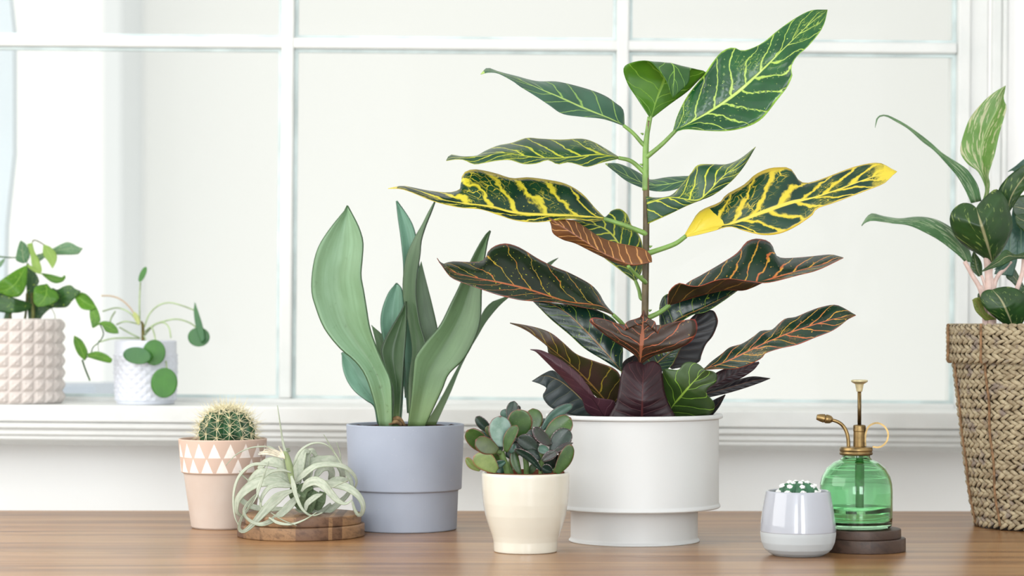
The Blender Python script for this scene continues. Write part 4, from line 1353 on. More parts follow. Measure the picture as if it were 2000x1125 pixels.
# cupped leaf bases round the heart
for pts_, w_ in (([(600, 850), (560, 760), (590, 680), (660, 655)], [60, 120, 110, 60]), ([(690, 840), (720, 770), (740, 700)], [60, 90, 60]), ([(560, 800), (530, 720), (540, 640)], [50, 110, 80]),
                 ([(640, 860), (640, 770), (680, 690)], [70, 120, 70])):
    ribbon(pts_, w_, (-0.012, -0.02, -0.01), 0.2, (AMd, AMd))
RB2 = [
    ([(490, 650), (400, 620), (300, 620), (220, 640), (150, 690), (95, 760), (85, 850), (130, 890)], [70, 84, 92, 84, 60, 40, 20], (-0.01, -0.02, -0.01, 0.0), 0.6),
    ([(495, 560), (400, 510), (300, 490), (200, 497), (120, 560), (75, 650), (60, 760), (70, 880), (105, 965)], [20, 26, 28, 26, 22, 18, 12, 5], (-0.01, -0.02, -0.02, -0.02, -0.03), 0.4),
    ([(520, 640), (580, 580), (640, 530), (700, 500), (800, 492), (900, 510), (965, 560), (995, 620), (982, 678)], [50, 54, 48, 42, 38, 26, 10], (-0.012, -0.02, -0.01, 0.0), 0.6),
    ([(610, 680), (680, 650), (760, 640), (850, 645), (940, 675), (1010, 730), (1045, 800), (1038, 860), (1010, 880), (980, 835), (962, 775)], [40, 50, 64, 70, 66, 50, 36, 26, 16], (0.0, -0.005, -0.03, -0.04, -0.03), 0.5),
    ([(560, 720), (500, 790), (420, 870), (330, 930), (250, 945), (170, 905), (142, 840), (190, 765), (235, 720)], [80, 76, 60, 44, 30, 24, 18, 10], (-0.03, -0.07, -0.105, -0.11, -0.09), 0.3),
    ([(575, 700), (620, 640), (680, 618), (740, 645), (790, 700), (850, 765), (910, 790), (962, 762)], [40, 66, 80, 76, 64, 52, 24, 8], (-0.03, -0.05, -0.055), 0.3),
    ([(740, 715), (680, 740), (620, 790), (608, 845)], [20, 50, 50, 20], (-0.035, -0.04, -0.04), 0.3),
    ([(520, 660), (430, 648), (345, 660), (288, 720), (265, 790), (282, 840)], [50, 48, 40, 34, 26, 12], (-0.025, -0.045, -0.05), 0.5),
    ([(500, 555), (430, 535), (340, 552), (270, 615), (242, 700), (268, 780)], [24, 26, 24, 20, 16, 6], (-0.025, -0.045, -0.05), 0.4),
    ([(545, 672), (510, 690), (420, 730), (340, 800), (250, 900), (185, 970), (130, 1003), (105, 975), (125, 900), (180, 820), (232, 722)], [40, 60, 92, 84, 66, 46, 30, 22, 18, 14, 6], (-0.04, -0.07, -0.085, -0.10, -0.09), 0.2),
    ([(500, 580), (515, 640), (530, 710), (560, 790), (600, 850), (660, 882), (740, 858)], [46, 44, 36, 28, 18, 12, 4], (-0.04, -0.055, -0.06), 0.1),
    ([(505, 520), (560, 400), (640, 340), (720, 330), (790, 360), (840, 430), (880, 490)], [26, 22, 18, 14, 10, 6, 3], (-0.015, -0.01, 0.0), 0.4),
    ([(505, 540), (470, 440), (438, 330), (415, 180), (395, 45)], [40, 26, 14, 7, 2], (-0.015, -0.01, 0.0), 0.1),
    ([(330, 895), (400, 935), (500, 945), (600, 912), (692, 855)], [30, 26, 18, 10, 4], (-0.098, -0.104, -0.1), 0.3),
    ([(345, 858), (430, 912), (542, 958)], [10, 8, 3], (-0.1, -0.106), 0.1),
    ([(440, 440), (360, 370), (280, 357), (180, 370), (80, 420), (5, 500)], [20, 14, 12, 9, 6, 2], (-0.01, -0.02, -0.03), 0.3),
    ([(330, 470), (295, 570), (235, 735), (170, 832)], [4, 12, 20, 12], (-0.04, -0.06), 0.1),
    ([(105, 540), (135, 580), (175, 615)], [3, 10, 10], (-0.01, -0.01), 0.1),
    ([(900, 520), (875, 480), (820, 390), (745, 265)], [18, 13, 8, 2], (0.0, -0.01), 0.1),
    ([(895, 520), (878, 470), (868, 400), (843, 325)], [14, 9, 6, 2], (0.0, 0.0), 0.1),
    ([(800, 672), (870, 640), (955, 605)], [12, 8, 2], (-0.06, -0.06), 0.1),
]
for pts_, w_, d_, t_ in RB2:
    ribbon(pts_, w_, d_, t_)
# flower stalk and dried flower head
tube('flower_stalk', [P(*AP([q_])[0], TRY - 0.02) for q_ in [(520, 700), (505, 620), (495, 560), (482, 490), (462, 420), (440, 395)]], [0.002, 0.0045, 0.0052, 0.0058, 0.0042, 0.0015], AMg, air, 12, 24)
M['dried'] = plain('dried_flower_straw', (234, 226, 204), 0.8, 0.2, 0.2, 60)
for pts_, w_ in (([(450, 440), (400, 400), (340, 375), (300, 350)], [20, 26, 16, 3]), ([(440, 440), (380, 420), (320, 410), (250, 415)], [20, 30, 22, 3]), ([(445, 430), (400, 415), (330, 395), (258, 402)], [16, 26, 20, 3]),
                 ([(450, 450), (430, 400), (405, 352)], [18, 18, 3]), ([(430, 430), (370, 400), (310, 380), (290, 392)], [20, 24, 16, 3])):
    ribbon(pts_, w_, (-0.026, -0.03), 0.2, (M['dried'], M['dried']), 'dried_petal')

# ---------------------------------------------------------------- barrel cactus
M['cactus'] = plain('cactus_skin', (38, 78, 48), 0.45, 0.4, 0.3, 40)
M['spine'] = plain('golden_spines', (238, 228, 190), 0.5, 0.3, 0.1, 30)
M['areole'] = plain('areole_felt', (214, 190, 140), 0.9, 0.1)
kc = D_CA / F
ccx, ccy = xy(443, D_CA)
ccz = zz(846, D_CA)
RX, RZ = 55 * kc, 47 * kc
NR = 14


def cactus_pt(a, phi, rib=1.0):
    """a: azimuth, phi: elevation"""
    f_ = (math.cos(a * NR) * 0.5 + 0.5) ** 0.8
    r_ = RX * (0.80 + 0.20 * f_ * rib)
    cp = math.cos(phi) ** 0.75 if phi < math.pi / 2 else 0
    return Vector((ccx + r_ * cp * math.cos(a), ccy + r_ * cp * math.sin(a), ccz + RZ * math.sin(phi) * (0.97 + 0.03 * f_)))


v, f = [], []
NA, NP = NR * 10, 22
for j in range(NP + 1):
    phi = -0.55 + (math.pi / 2 + 0.55 - 0.02) * j / NP
    for i in range(NA):
        v.append(cactus_pt(2 * math.pi * i / NA, phi))
for j in range(NP):
    for i in range(NA):
        i2 = (i + 1) % NA
        f.append((j * NA + i, j * NA + i2, (j + 1) * NA + i2, (j + 1) * NA + i))
f.append(tuple(NP * NA + i for i in range(NA)))
mesh_obj('cactus_body', v, f, M['cactus'], cact)


def spine_cluster_mesh(seed, n=9, length=0.027):
    rr = random.Random(seed)
    vs, fs = [], []
    for i in range(n):
        if i == 0:
            d_ = Vector((0.1, 0, 1))
            ln = length * 1.15
        else:
            a = 2 * math.pi * (i + rr.uniform(-.2, .2)) / (n - 1)
            el = rr.uniform(0.25, 0.75)
            d_ = Vector((math.cos(a) * math.cos(el), math.sin(a) * math.cos(el), math.sin(el)))
            ln = length * rr.uniform(0.7, 1.1)
        d_.normalize()
        s = d_.orthogonal().normalized()
        t = d_.cross(s)
        b = len(vs)
        for k_ in range(3):
            an = 2 * math.pi * k_ / 3
            vs.append((s * math.cos(an) + t * math.sin(an)) * 0.0006)
        vs.append(d_ * ln)
        fs += [(b, b + 1, b + 3), (b + 1, b + 2, b + 3), (b + 2, b, b + 3)]
    b = len(vs)                                    # woolly areole
    for k_ in range(6):
        an = math.pi * k_ / 3
        vs.append(Vector((math.cos(an) * 0.0016, math.sin(an) * 0.0016, 0)))
    vs.append(Vector((0, 0, 0.0016)))
    na = len(fs)
    fs += [(b + k_, b + (k_ + 1) % 6, b + 6) for k_ in range(6)]
    me = bpy.data.meshes.new('spine_cluster')
    me.from_pydata([tuple(x) for x in vs], [], fs)
    me.materials.append(M['spine'])
    me.materials.append(M['areole'])
    me.polygons.foreach_set('material_index', [0] * na + [1] * 6)
    return me


cl_meshes = [spine_cluster_mesh(s_) for s_ in range(4)]
top_meshes = [spine_cluster_mesh(10 + s_, 10, 0.026) for s_ in range(3)]
base_c = Vector(cact.location)
for i in range(NR):
    a = 2 * math.pi * i / NR
    for j in range(5):
        phi = -0.15 + 0.36 * j + (0.15 if i % 2 else 0.0)
        if phi > 1.45:
            continue
        p_ = cactus_pt(a, phi)
        nv_ = Vector((math.cos(a) * math.cos(phi), math.sin(a) * math.cos(phi), math.sin(phi) * 1.15)).normalized()
        me = (top_meshes if phi > 1.0 else cl_meshes)[(i * 3 + j) % (3 if phi > 1.0 else 4)]
        o = bpy.data.objects.new('spine_cluster', me)
        COL.objects.link(o)
        o.parent = cact
        o.location = p_ - base_c
        o.rotation_euler = (nv_.to_track_quat('Z', 'X') @ Matrix.Rotation(random.uniform(0, 6.28), 4, 'Z').to_quaternion()).to_euler()

# ---------------------------------------------------------------- tiny woolly cactus
kw = D_SC / F
wx, wy = xy(1559, D_SC)
wz = zz(966, D_SC)
M['wcact'] = plain('woolly_cactus_skin', (58, 108, 78), 0.5, 0.4, 0.2, 50)
M['wool'] = plain('white_cactus_wool', (246, 246, 244), 0.95, 0.1, bmp=1.0, bs=900)
v, f = [], []
NR2, NA2, NP2 = 8, 96, 16


def wc_pt(a, phi):
    f_ = abs(math.cos(a * NR2 / 2)) ** 0.7
    r_ = 41 * kw * (0.72 + 0.28 * f_)
    return Vector((wx + r_ * math.cos(phi) ** 0.8 * math.cos(a), wy + r_ * math.cos(phi) ** 0.8 * math.sin(a), wz + 26 * kw * math.sin(phi) * (0.92 + 0.08 * f_)))


for j in range(NP2 + 1):
    phi = -0.3 + (math.pi / 2 + 0.28) * j / NP2
    for i in range(NA2):
        v.append(wc_pt(2 * math.pi * i / NA2, phi))
for j in range(NP2):
    for i in range(NA2):
        i2 = (i + 1) % NA2
        f.append((j * NA2 + i, j * NA2 + i2, (j + 1) * NA2 + i2, (j + 1) * NA2 + i))
f.append(tuple(NP2 * NA2 + i for i in range(NA2)))
mesh_obj('cactus_body', v, f, M['wcact'], scact)


def tuft_mesh(seed):
    rr = random.Random(seed)
    bm = bmesh.new()
    bmesh.ops.create_icosphere(bm, subdivisions=3, radius=0.0052)
    for q_ in bm.verts:
        q_.co *= rr.uniform(0.66, 1.22)
        q_.co.z *= 0.75
    me = bpy.data.meshes.new('wool_tuft')
    bm.to_mesh(me)
    bm.free()
    me.materials.append(M['wool'])
    return me


tm = [tuft_mesh(s_) for s_ in range(3)]
base_w = Vector(scact.location)
for i in range(NR2):
    for j, phi in enumerate((0.22, 0.72, 1.18)):
        a = 2 * math.pi * (i) / NR2 + 0.12
        p_ = wc_pt(a, phi)
        o = bpy.data.objects.new('wool_tuft', tm[(i + j) % 3])
        COL.objects.link(o)
        o.parent = scact
        o.location = p_ - base_w
        s_ = (0.9, 0.8, 0.65)[j]
        o.scale = (s_, s_, s_)
        o.rotation_euler = (0, 0, i * 1.7 + j)

# ---------------------------------------------------------------- basket with the aglaonema
D_AG = 3.89
kb = D_AG / F
GX = 2046
agl = thing('potted_aglaonema', 'dappled broad-leaved plant in a tall plaited straw basket at the right edge', 'potted plant', (xy(GX, D_AG)[0], D_AG, 0.75))
gcx, gcy = xy(GX, D_AG)


def straw(name, c1, c2, c3):
    m, nt, p = newmat(name)
    co = coords()
    n = noise(co, 75, 3)
    n2 = noise(co, 300, 3)
    n3 = noise(co, 38, 2)
    c = mixc(n.step(0.3, 0.7), c1, c2)
    c = mixc(n3.step(0.55, 0.7) * 0.6, c, c3)
    c = mixc(n2.step(0.6, 0.75) * 0.5, c, (84, 68, 52))
    setin(p, 'Base Color', c)
    p.inputs['Roughness'].default_value = 0.6
    p.inputs['Specular IOR Level'].default_value = 0.35
    bump(p, n2, 0.4, 0.0006)
    return m


M['straw'] = straw('dried_water_hyacinth', (186, 172, 142), (146, 130, 104), (128, 116, 116))
M['twine'] = plain('brown_twine', (146, 114, 84), 0.8, 0.2, 0.2, 120)
ytop, ybot, yc = 637.0, 1028.0, 706.0
z_top, z_bot = zz(ytop, D_AG), 0.7535
rad = lambda z: np.interp(z, [z_bot, zz(960, D_AG), zz(850, D_AG), zz(706, D_AG)], [140 * kb, 152 * kb, 166 * kb, 182 * kb])


def plait_ring(r0, z0, h, seed, slope=0.0, thick=0.0062):
    """one plaited coil: two rows of overlapping twisted leaf strands, leaning opposite ways"""
    rr = random.Random(seed)
    vs, fs = [], []
    N = max(24, int(2 * math.pi * r0 / 0.0148))
    ph0 = rr.random()
    for row in (0, 1):
        sgn_ = 1 if row == 0 else -1
        for i in range(N):
            a0 = 2 * math.pi * (i + ph0 + 0.5 * row) / N
            if math.sin(a0) > 0.55:                # the far side cannot be seen
                continue
            da = 2 * math.pi / N * rr.uniform(1.2, 1.9)
            hh = h * rr.uniform(0.44, 0.66)
            zc = z0 + (0.25 if row == 0 else -0.25) * h
            rw = rr.uniform(0.85, 1.2)
            nseg, ns = 6, 6
            b = len(vs)
            for s_ in range(nseg + 1):
                t = s_ / nseg - 0.5
                w = math.sqrt(max(0.04, 1 - (2 * t) ** 2 * 0.95))
                aa = a0 + da * t
                zz_ = zc - sgn_ * t * h * 0.62
                lift = math.cos(math.pi * t) * 0.5 * thick * rw + t * 0.0022
                for k_ in range(ns):
                    an = 2 * math.pi * k_ / ns
                    rad_ = r0 + lift + math.cos(an) * thick * 0.5 * w
                    vs.append((gcx + rad_ * math.cos(aa), gcy + rad_ * math.sin(aa), zz_ + math.sin(an) * hh * 0.5 * w))
            for s_ in range(nseg):
                for k_ in range(ns):
                    k2 = (k_ + 1) % ns
                    fs.append((b + s_ * ns + k_, b + s_ * ns + k2, b + (s_ + 1) * ns + k2, b + (s_ + 1) * ns + k_))
    return vs, fs


zs, z_ = [], zz(700, D_AG)
hrow = (z_ - z_bot) / 17.0
for i in range(17):
    z_i = z_ - hrow * (i + 0.5)
    vv, ff = plait_ring(float(rad(z_i)) - 0.004, z_i, hrow, 100 + i)
    mesh_obj('plaited_coil', vv, ff, M['straw'], agl)
hc = (z_top - zz(707, D_AG)) / 4
for i in range(4):
    z_i = z_top - hc * (i + 0.5)
    vv, ff = plait_ring(193 * kb - 0.004, z_i, hc, 200 + i)
    mesh_obj('plaited_coil', vv, ff, M['straw'], agl)
# basket lining behind the plaits, rim and back of the cuff
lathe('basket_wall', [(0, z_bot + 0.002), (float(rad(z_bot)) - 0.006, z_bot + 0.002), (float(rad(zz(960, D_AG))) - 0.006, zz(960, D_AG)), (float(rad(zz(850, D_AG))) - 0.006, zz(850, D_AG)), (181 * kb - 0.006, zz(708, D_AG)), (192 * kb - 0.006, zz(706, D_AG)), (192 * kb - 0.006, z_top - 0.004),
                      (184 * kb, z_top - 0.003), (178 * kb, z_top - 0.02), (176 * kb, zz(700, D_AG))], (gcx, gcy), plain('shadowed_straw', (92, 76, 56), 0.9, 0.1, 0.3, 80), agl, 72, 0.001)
vv, ff = [], []
for i in range(70):                                   # rope-like braided lip
    a = 2 * math.pi * i / 70
    b = len(vv)
    for s_ in range(6):
        t = s_ / 5 - 0.5
        w = math.sqrt(max(0.05, 1 - (2 * t) ** 2 * 0.9))
        for k_ in range(6):
            an = math.pi * k_ / 3
            rr_ = 187 * kb + t * 0.011 + math.cos(an) * 0.004 * w
            vv.append((gcx + rr_ * math.cos(a + t * 0.12), gcy + rr_ * math.sin(a + t * 0.12), z_top + 0.001 + math.sin(an) * 0.0042 * w))
    for s_ in range(5):
        for k_ in range(6):
            k2 = (k_ + 1) % 6
            ff.append((b + s_ * 6 + k_, b + s_ * 6 + k2, b + (s_ + 1) * 6 + k2, b + (s_ + 1) * 6 + k_))
mesh_obj('braided_lip', vv, ff, M['straw'], agl)
for a in (math.radians(-142), math.radians(-110), math.radians(-76), math.radians(-176)):
    pts_ = []
    for z_i in np.linspace(z_top + 0.004, zz(704, D_AG), 5):
        pts_.append((gcx + (196.5 * kb + 0.0008) * math.cos(a), gcy + (196.5 * kb + 0.0008) * math.sin(a), z_i))
    for z_i in np.linspace(zz(708, D_AG), z_bot + 0.004, 16):
        r_ = float(rad(z_i)) + 0.0022
        aa = a + 0.01 * math.sin(z_i * 60)
        pts_.append((gcx + r_ * math.cos(aa), gcy + r_ * math.sin(aa), z_i))
    tube('stitching_cord', pts_, 0.0022, M['twine'], agl, 8, 70)
soil_disc('soil', (gcx, gcy), 174 * kb, zz(655, D_AG), M['soil'], agl, 6)


def agl_mat(name, base, base2, fleck, amount, midc, tr=0.12):
    m, nt, p = newmat(name)
    U, V, _ = sep(coords('UV'))
    co = coords()
    u = (U - 0.5) * 2.0
    a = u.abs()
    n = noise(co, 30, 3)
    k_ = noise(vec(u * 3.4 + V * 1.5, V * 7.5 - a * 4.0, 0.2), 1.9, 3, 0.55)
    mk = 1.0 - a.step(0.02, 0.07)
    c = mixc(n.step(0.3, 0.7), base, base2)
    c = mixc(k_.step(0.62 - amount * 0.1, 0.68 - amount * 0.1) * 0.8, c, fleck)
    c = mixc(mk * 0.8, c, midc)
    setin(p, 'Base Color', c)
    p.inputs['Roughness'].default_value = 0.36
    bump(p, n + mk * -1.0, 0.3, 0.001)
    translucent(m, p, c, tr)
    return m


GM = {'l': agl_mat('aglaonema_leaf_light', (104, 150, 66), (122, 164, 84), (214, 212, 172), 0.9, (176, 196, 136), 0.25),
      'm': agl_mat('aglaonema_leaf_mid', (72, 114, 70), (92, 134, 88), (184, 200, 168), 0.6, (160, 184, 140)),
      'd': agl_mat('aglaonema_leaf_dark', (36, 66, 32), (46, 82, 34), (136, 158, 84), 0.1, (176, 172, 130)),
      't': agl_mat('aglaonema_leaf_teal', (54, 92, 78), (66, 108, 90), (110, 140, 116), 0.1, (120, 150, 120)),
      'y': agl_mat('aglaonema_leaf_yellowing', (140, 150, 76), (120, 134, 60), (74, 90, 40), 0.5, (150, 110, 80))}
M['pinkst'] = plain('pinkish_leaf_stalk', (224, 196, 186), 0.45, 0.4, 0.1, 40)
G = crop(1670, 150, 2.206)


def gleaf(L, R, d, mat, M_=None, e=(0, 0), pk=0.001, label=None):
    o = leaf('leaf', G(L), G(M_) if M_ else mid(G(L), G(R)), G(R), D_AG, d, e[0], e[1], (GM[mat], GM['m' if mat == 'l' else mat]), agl, 36, 6, 0.0008, pk, 9, 1.4)
    if label:
        o['label'] = label


gleaf([(545, 545), (560, 480), (530, 410), (490, 380), (462, 345), (453, 310), (470, 240), (500, 170), (560, 100), (610, 60), (648, 38)],
      [(575, 520), (580, 460), (575, 420), (600, 340), (620, 250), (640, 180), (652, 130), (640, 95), (649, 38)], (0.0, 0.0, 0.01, 0.0), 'l',
      [(560, 540), (566, 460), (545, 390), (545, 300), (575, 215), (612, 140), (634, 85), (648, 38)], (0.0, -.04), label='light green dappled upright leaf')
gleaf([(545, 535), (530, 470), (500, 420), (470, 388), (380, 330), (320, 278), (240, 218), (180, 183), (130, 163), (95, 174), (86, 218)],
      [(500, 545), (470, 480), (440, 430), (400, 382), (340, 318), (290, 280), (230, 226), (180, 196), (130, 170), (97, 181), (87, 220)], (0.02, 0.0, -0.02, -0.04), 'm')
gleaf([(728, 760), (760, 640), (740, 540), (700, 520), (680, 560)], [(700, 780), (670, 700), (672, 620), (680, 562)], (0.05, 0.06), 't')
gleaf([(600, 850), (628, 760), (640, 690), (672, 660)], [(680, 860), (700, 780), (700, 700), (674, 662)], (0.05, 0.05), 't')
gleaf([(728, 900), (690, 830), (660, 800)], [(740, 960), (680, 890), (650, 860), (660, 802)], (0.06, 0.06), 'd')
gleaf([(820, 800), (760, 700), (700, 640), (690, 600)], [(820, 720), (780, 600), (728, 590), (692, 598)], (0.01, 0.0), 'd')
gleaf([(900, 640), (830, 560), (760, 510), (690, 520), (680, 560)], [(900, 700), (800, 650), (740, 640), (690, 600), (681, 562)], (0.03, 0.03), 'd')
gleaf([(830, 520), (780, 380), (740, 350), (690, 385), (658, 408)], [(830, 560), (760, 440), (700, 420), (680, 405), (659, 410)], (0.05, 0.04), 't')
gleaf([(505, 800), (490, 740), (440, 670), (400, 640), (340, 612), (270, 603), (190, 610), (120, 600), (75, 588), (50, 605), (28, 640)],
      [(470, 795), (440, 765), (370, 710), (300, 670), (230, 640), (150, 630), (80, 620), (45, 628), (29, 643)], (0.0, -0.02, -0.05, -0.06), 'm', None, (.02, -.01))
gleaf([(655, 590), (640, 540), (618, 490), (650, 440), (690, 405), (740, 370), (820, 300)], [(660, 592), (690, 545), (728, 490), (780, 440), (820, 310)], (-0.01, -0.03, -0.06), 'd',
      [(658, 592), (668, 530), (700, 470), (760, 390), (820, 305)], (0.01, 0.0))
gleaf([(530, 860), (500, 830), (498, 790), (510, 750)], [(548, 860), (545, 800), (512, 750)], (0.0, 0.01), 'd')
gleaf([(582, 805), (540, 770), (480, 735), (430, 685), (408, 620), (420, 575), (460, 545), (500, 548), (522, 565)],
      [(600, 790), (640, 740), (678, 650), (665, 570), (645, 515), (608, 484), (570, 510), (535, 545), (523, 564)], (-0.03, -0.06, -0.08, -0.06), 'd',
      [(592, 805), (572, 730), (548, 650), (522, 566)], (0.015, 0.015), 0.0016, 'dark dappled leaf facing the room')
gleaf([(620, 820), (600, 830), (640, 800), (668, 795)], [(622, 840), (640, 830), (660, 812), (669, 797)], (-0.03, -0.04), 't')
gleaf([(780, 770), (740, 755), (690, 765), (650, 745), (620, 770), (580, 808), (543, 838)], [(780, 800), (720, 785), (680, 790), (630, 815), (585, 828), (543, 842)], (-0.06, -0.08, -0.09), 'd')
gleaf([(560, 1050), (520, 1010), (505, 962)], [(610, 1045), (562, 1010), (545, 955), (520, 952), (505, 961)], (-0.05, -0.06), 'y')
gleaf([(760, 960), (728, 900), (700, 950), (685, 968)], [(780, 1000), (740, 940), (710, 960), (686, 970)], (-0.07, -0.08), 'd')
gleaf([(670, 1082), (610, 1042), (555, 990), (540, 955), (548, 930), (570, 918), (592, 918)], [(700, 1082), (728, 1050), (745, 980), (715, 925), (665, 905), (620, 908), (593, 917)], (-0.07, -0.09, -0.08), 'd',
      [(682, 1082), (655, 1015), (628, 960), (592, 918)], (0.01, 0.01))
gleaf([(535, 990), (528, 940), (545, 925)], [(560, 990), (556, 940), (546, 925)], (-0.03, -0.03), 'd')
for pts_, w_ in (([(575, 1130), (545, 935), (505, 855), (472, 795)], 22), ([(580, 1130), (572, 960), (556, 890), (545, 855)], 14), ([(590, 1130), (580, 960), (575, 860), (565, 720), (560, 545)], 34), ([(600, 1130), (592, 915), (582, 850), (590, 800)], 24),
                 ([(595, 1130), (600, 900), (650, 820), (672, 795)], 20), ([(620, 1130), (680, 960), (720, 850), (728, 780)], 22), ([(560, 1130), (555, 960), (540, 900)], 22)):
    tube('leaf_stalk', [P(*q_, D_AG - 0.03) for q_ in G(pts_)], [w_ * 0.5 / 2.206 * kb, w_ * 0.42 / 2.206 * kb], M['pinkst'], agl, 10, 20)

# ---------------------------------------------------------------- plants on the sill
zs_ = W(60, 790, DW).z
D_SI = 4.60
ks = D_SI / F


def sillz(px):
    q_ = W(px, 790, DW)
    return q_.z


PX0 = 28
pcx = xy(PX0, D_SI)[0]
zb_ = sillz(1000 + (PX0 - 1000) * D_SI / DW) + 0.0005
poth = thing('potted_pothos', 'trailing green pothos in a white pot studded with small pyramids, on the window sill', 'potted plant', (pcx, D_SI, zb_))
HP = 162.5 * ks
R0 = 92 * ks
NC, NRW = 24, 7
v, f = [], []
SUB = 4
na, nz_ = NC * SUB, NRW * SUB
for j in range(nz_ + 1):
    z_i = zb_ + HP * j / nz_
    rbase = R0 * (1.0 if 0 < j < nz_ else 0.985)
    for i in range(na):
        a = 2 * math.pi * (i + 1.6) / na
        tx = 1 - abs((i % SUB) / SUB * 2 - 1)
        tz = 1 - abs((j % SUB) / SUB * 2 - 1)
        h_ = min(tx, tz, 0.8) * 0.0085
        v.append((pcx + (rbase + h_) * math.cos(a), D_SI + (rbase + h_) * math.sin(a), z_i))
for j in range(nz_):
    for i in range(na):
        i2 = (i + 1) % na
        f.append((j * na + i, j * na + i2, (j + 1) * na + i2, (j + 1) * na + i))
f.append(tuple(range(na))[::-1])
b = len(v)
for (rr_, z_i) in ((R0 * 0.95, zb_ + HP + 0.001), (R0 * 0.90, zb_ + HP - 0.002), (R0 * 0.88, zb_ + HP - 0.02)):
    for i in range(na):
        a = 2 * math.pi * (i + 1.6) / na
        v.append((pcx + rr_ * math.cos(a), D_SI + rr_ * math.sin(a), z_i))
prev = nz_ * na
for q_ in range(3):
    cur = b + q_ * na
    for i in range(na):
        i2 = (i + 1) % na
        f.append((prev + i, prev + i2, cur + i2, cur + i))
    prev = cur
mesh_obj('pot', v, f, M['stud_pot'], poth, False)
soil_disc('soil', (pcx, D_SI), R0 * 0.89, zb_ + HP - 0.012, M['soil'], poth, 7)
PM = {'g': leaf_mat('pothos_leaf_green', (70, 124, 24), (90, 146, 28), (128, 176, 60), None, (136, 180, 70), 0.05, 4, 1.2, 0.03, rough=0.4, tr=0.3, spots=0.25, spotc=(150, 180, 60)),
      'd': leaf_mat('pothos_leaf_dark', (34, 72, 30), (44, 88, 34), (80, 120, 50), None, None, 0.03, 4, 1.2, 0.02, rough=0.4, tr=0.12, spots=0.3, spotc=(150, 180, 60)),
      'p': leaf_mat('pothos_leaf_pale', (152, 184, 88), (136, 172, 74), (170, 196, 110), None, None, 0.04, 4, 1.2, 0.02, rough=0.45, tr=0.3),
      't': leaf_mat('pothos_leaf_greyed', (74, 118, 82), (92, 134, 92), (180, 190, 150), None, None, 0.03, 4, 1.2, 0.02, rough=0.4, tr=0.1, spots=0.35, spotc=(190, 196, 160))}
Q = crop(0, 460, 6.25)
Pp = crop(140, 510, 3.8786)


def pleaf(cr, L, R, d, mat, M_=None, e=(0, 0), D=D_SI, par=None, mm=None):
    return leaf('leaf', cr(L), cr(M_) if M_ else mid(cr(L), cr(R)), cr(R), D, d, e[0], e[1], ((mm or PM)[mat],) * 2, par or poth, 24, 5, 0.0007, 0.0006, 4, 1.2)


pleaf(Q, [(350, 1060), (330, 800), (320, 600), (300, 420), (335, 330)], [(440, 1060), (440, 800), (440, 640), (480, 560), (430, 450), (338, 330)], (0.0, 0.0), 'd')
pleaf(Q, [(30, 1060), (60, 960), (60, 880), (20, 850)], [(150, 1060), (140, 960), (120, 880), (22, 850)], (0, 0), 'd')
pleaf(Q, [(350, 1050), (400, 880), (520, 850), (660, 878)], [(480, 1060), (520, 980), (600, 905), (660, 880)], (0.0, 0.0), 'd')
pleaf(Q, [(280, 340), (195, 300), (205, 200), (228, 110), (252, 58)], [(330, 330), (362, 260), (356, 180), (312, 100), (253, 58)], (0.0, -0.01), 't')
pleaf(Q, [(380, 330), (440, 240), (540, 205), (640, 160), (740, 108), (820, 80), (880, 95), (950, 135), (1012, 155)], [(390, 345), (480, 320), (590, 240), (700, 236), (800, 236), (950, 229), (985, 190), (1012, 157)], (0.01, 0.0, -0.01), 't')
pleaf(Q, [(210, 262), (100, 260), (0, 248), (-80, 235)], [(210, 276), (100, 276), (0, 268), (-80, 270)], (0.0, 0.0), 'd')
pleaf(Q, [(60, 275), (20, 300), (-20, 340), (-40, 400)], [(62, 277), (50, 320), (10, 380), (-40, 402)], (0.0, 0.0), 't')
pleaf(Q, [(330, 105), (370, 240), (400, 400), (470, 462)], [(395, 88), (425, 200), (480, 300), (512, 430), (473, 464)], (-0.02, -0.03), 'p')
pleaf(Q, [(528, 112), (525, 230), (580, 310), (640, 405)], [(540, 108), (622, 145), (692, 230), (686, 320), (641, 406)], (-0.02, -0.03), 'p')
pleaf(Q, [(330, 350), (400, 380), (470, 430), (520, 470)], [(325, 370), (380, 420), (450, 460), (518, 475)], (-0.03, -0.03), 'p')
pleaf(Q, [(510, 458), (620, 474), (700, 495), (755, 508), (780, 485), (797, 488)], [(515, 480), (600, 552), (680, 584), (760, 566), (800, 520), (797, 490)], (-0.01, -0.02), 'g')
pleaf(Q, [(420, 850), (300, 800), (200, 770), (0, 700), (-80, 720)], [(400, 890), (300, 925), (200, 945), (0, 935), (-80, 900)], (-0.02, -0.05, -0.04), 'd')
pleaf(Q, [(600, 700), (640, 640), (700, 660), (780, 620), (860, 606), (920, 650), (985, 676)], [(560, 860), (650, 880), (740, 882), (820, 870), (880, 800), (940, 740), (985, 680)], (-0.01, -0.03, -0.04), 'd')
pleaf(Q, [(562, 592), (440, 620), (408, 700), (413, 820), (460, 870)], [(575, 588), (620, 640), (690, 690), (722, 760), (660, 830), (550, 862), (466, 872)], (-0.03, -0.05, -0.05), 'g')
pleaf(Q, [(300, 372), (200, 420), (100, 485), (0, 555), (-80, 640), (-70, 760)], [(335, 372), (332, 480), (322, 600), (280, 700), (210, 752), (90, 740), (0, 700), (-68, 762)], (-0.03, -0.06, -0.05), 'g')
pleaf(Q, [(900, 720), (980, 693), (1060, 720), (1130, 795), (1175, 875)], [(905, 740), (950, 840), (1000, 895), (1090, 912), (1150, 895), (1174, 878)], (-0.03, -0.05), 'g', None, (0.01, -0.01))
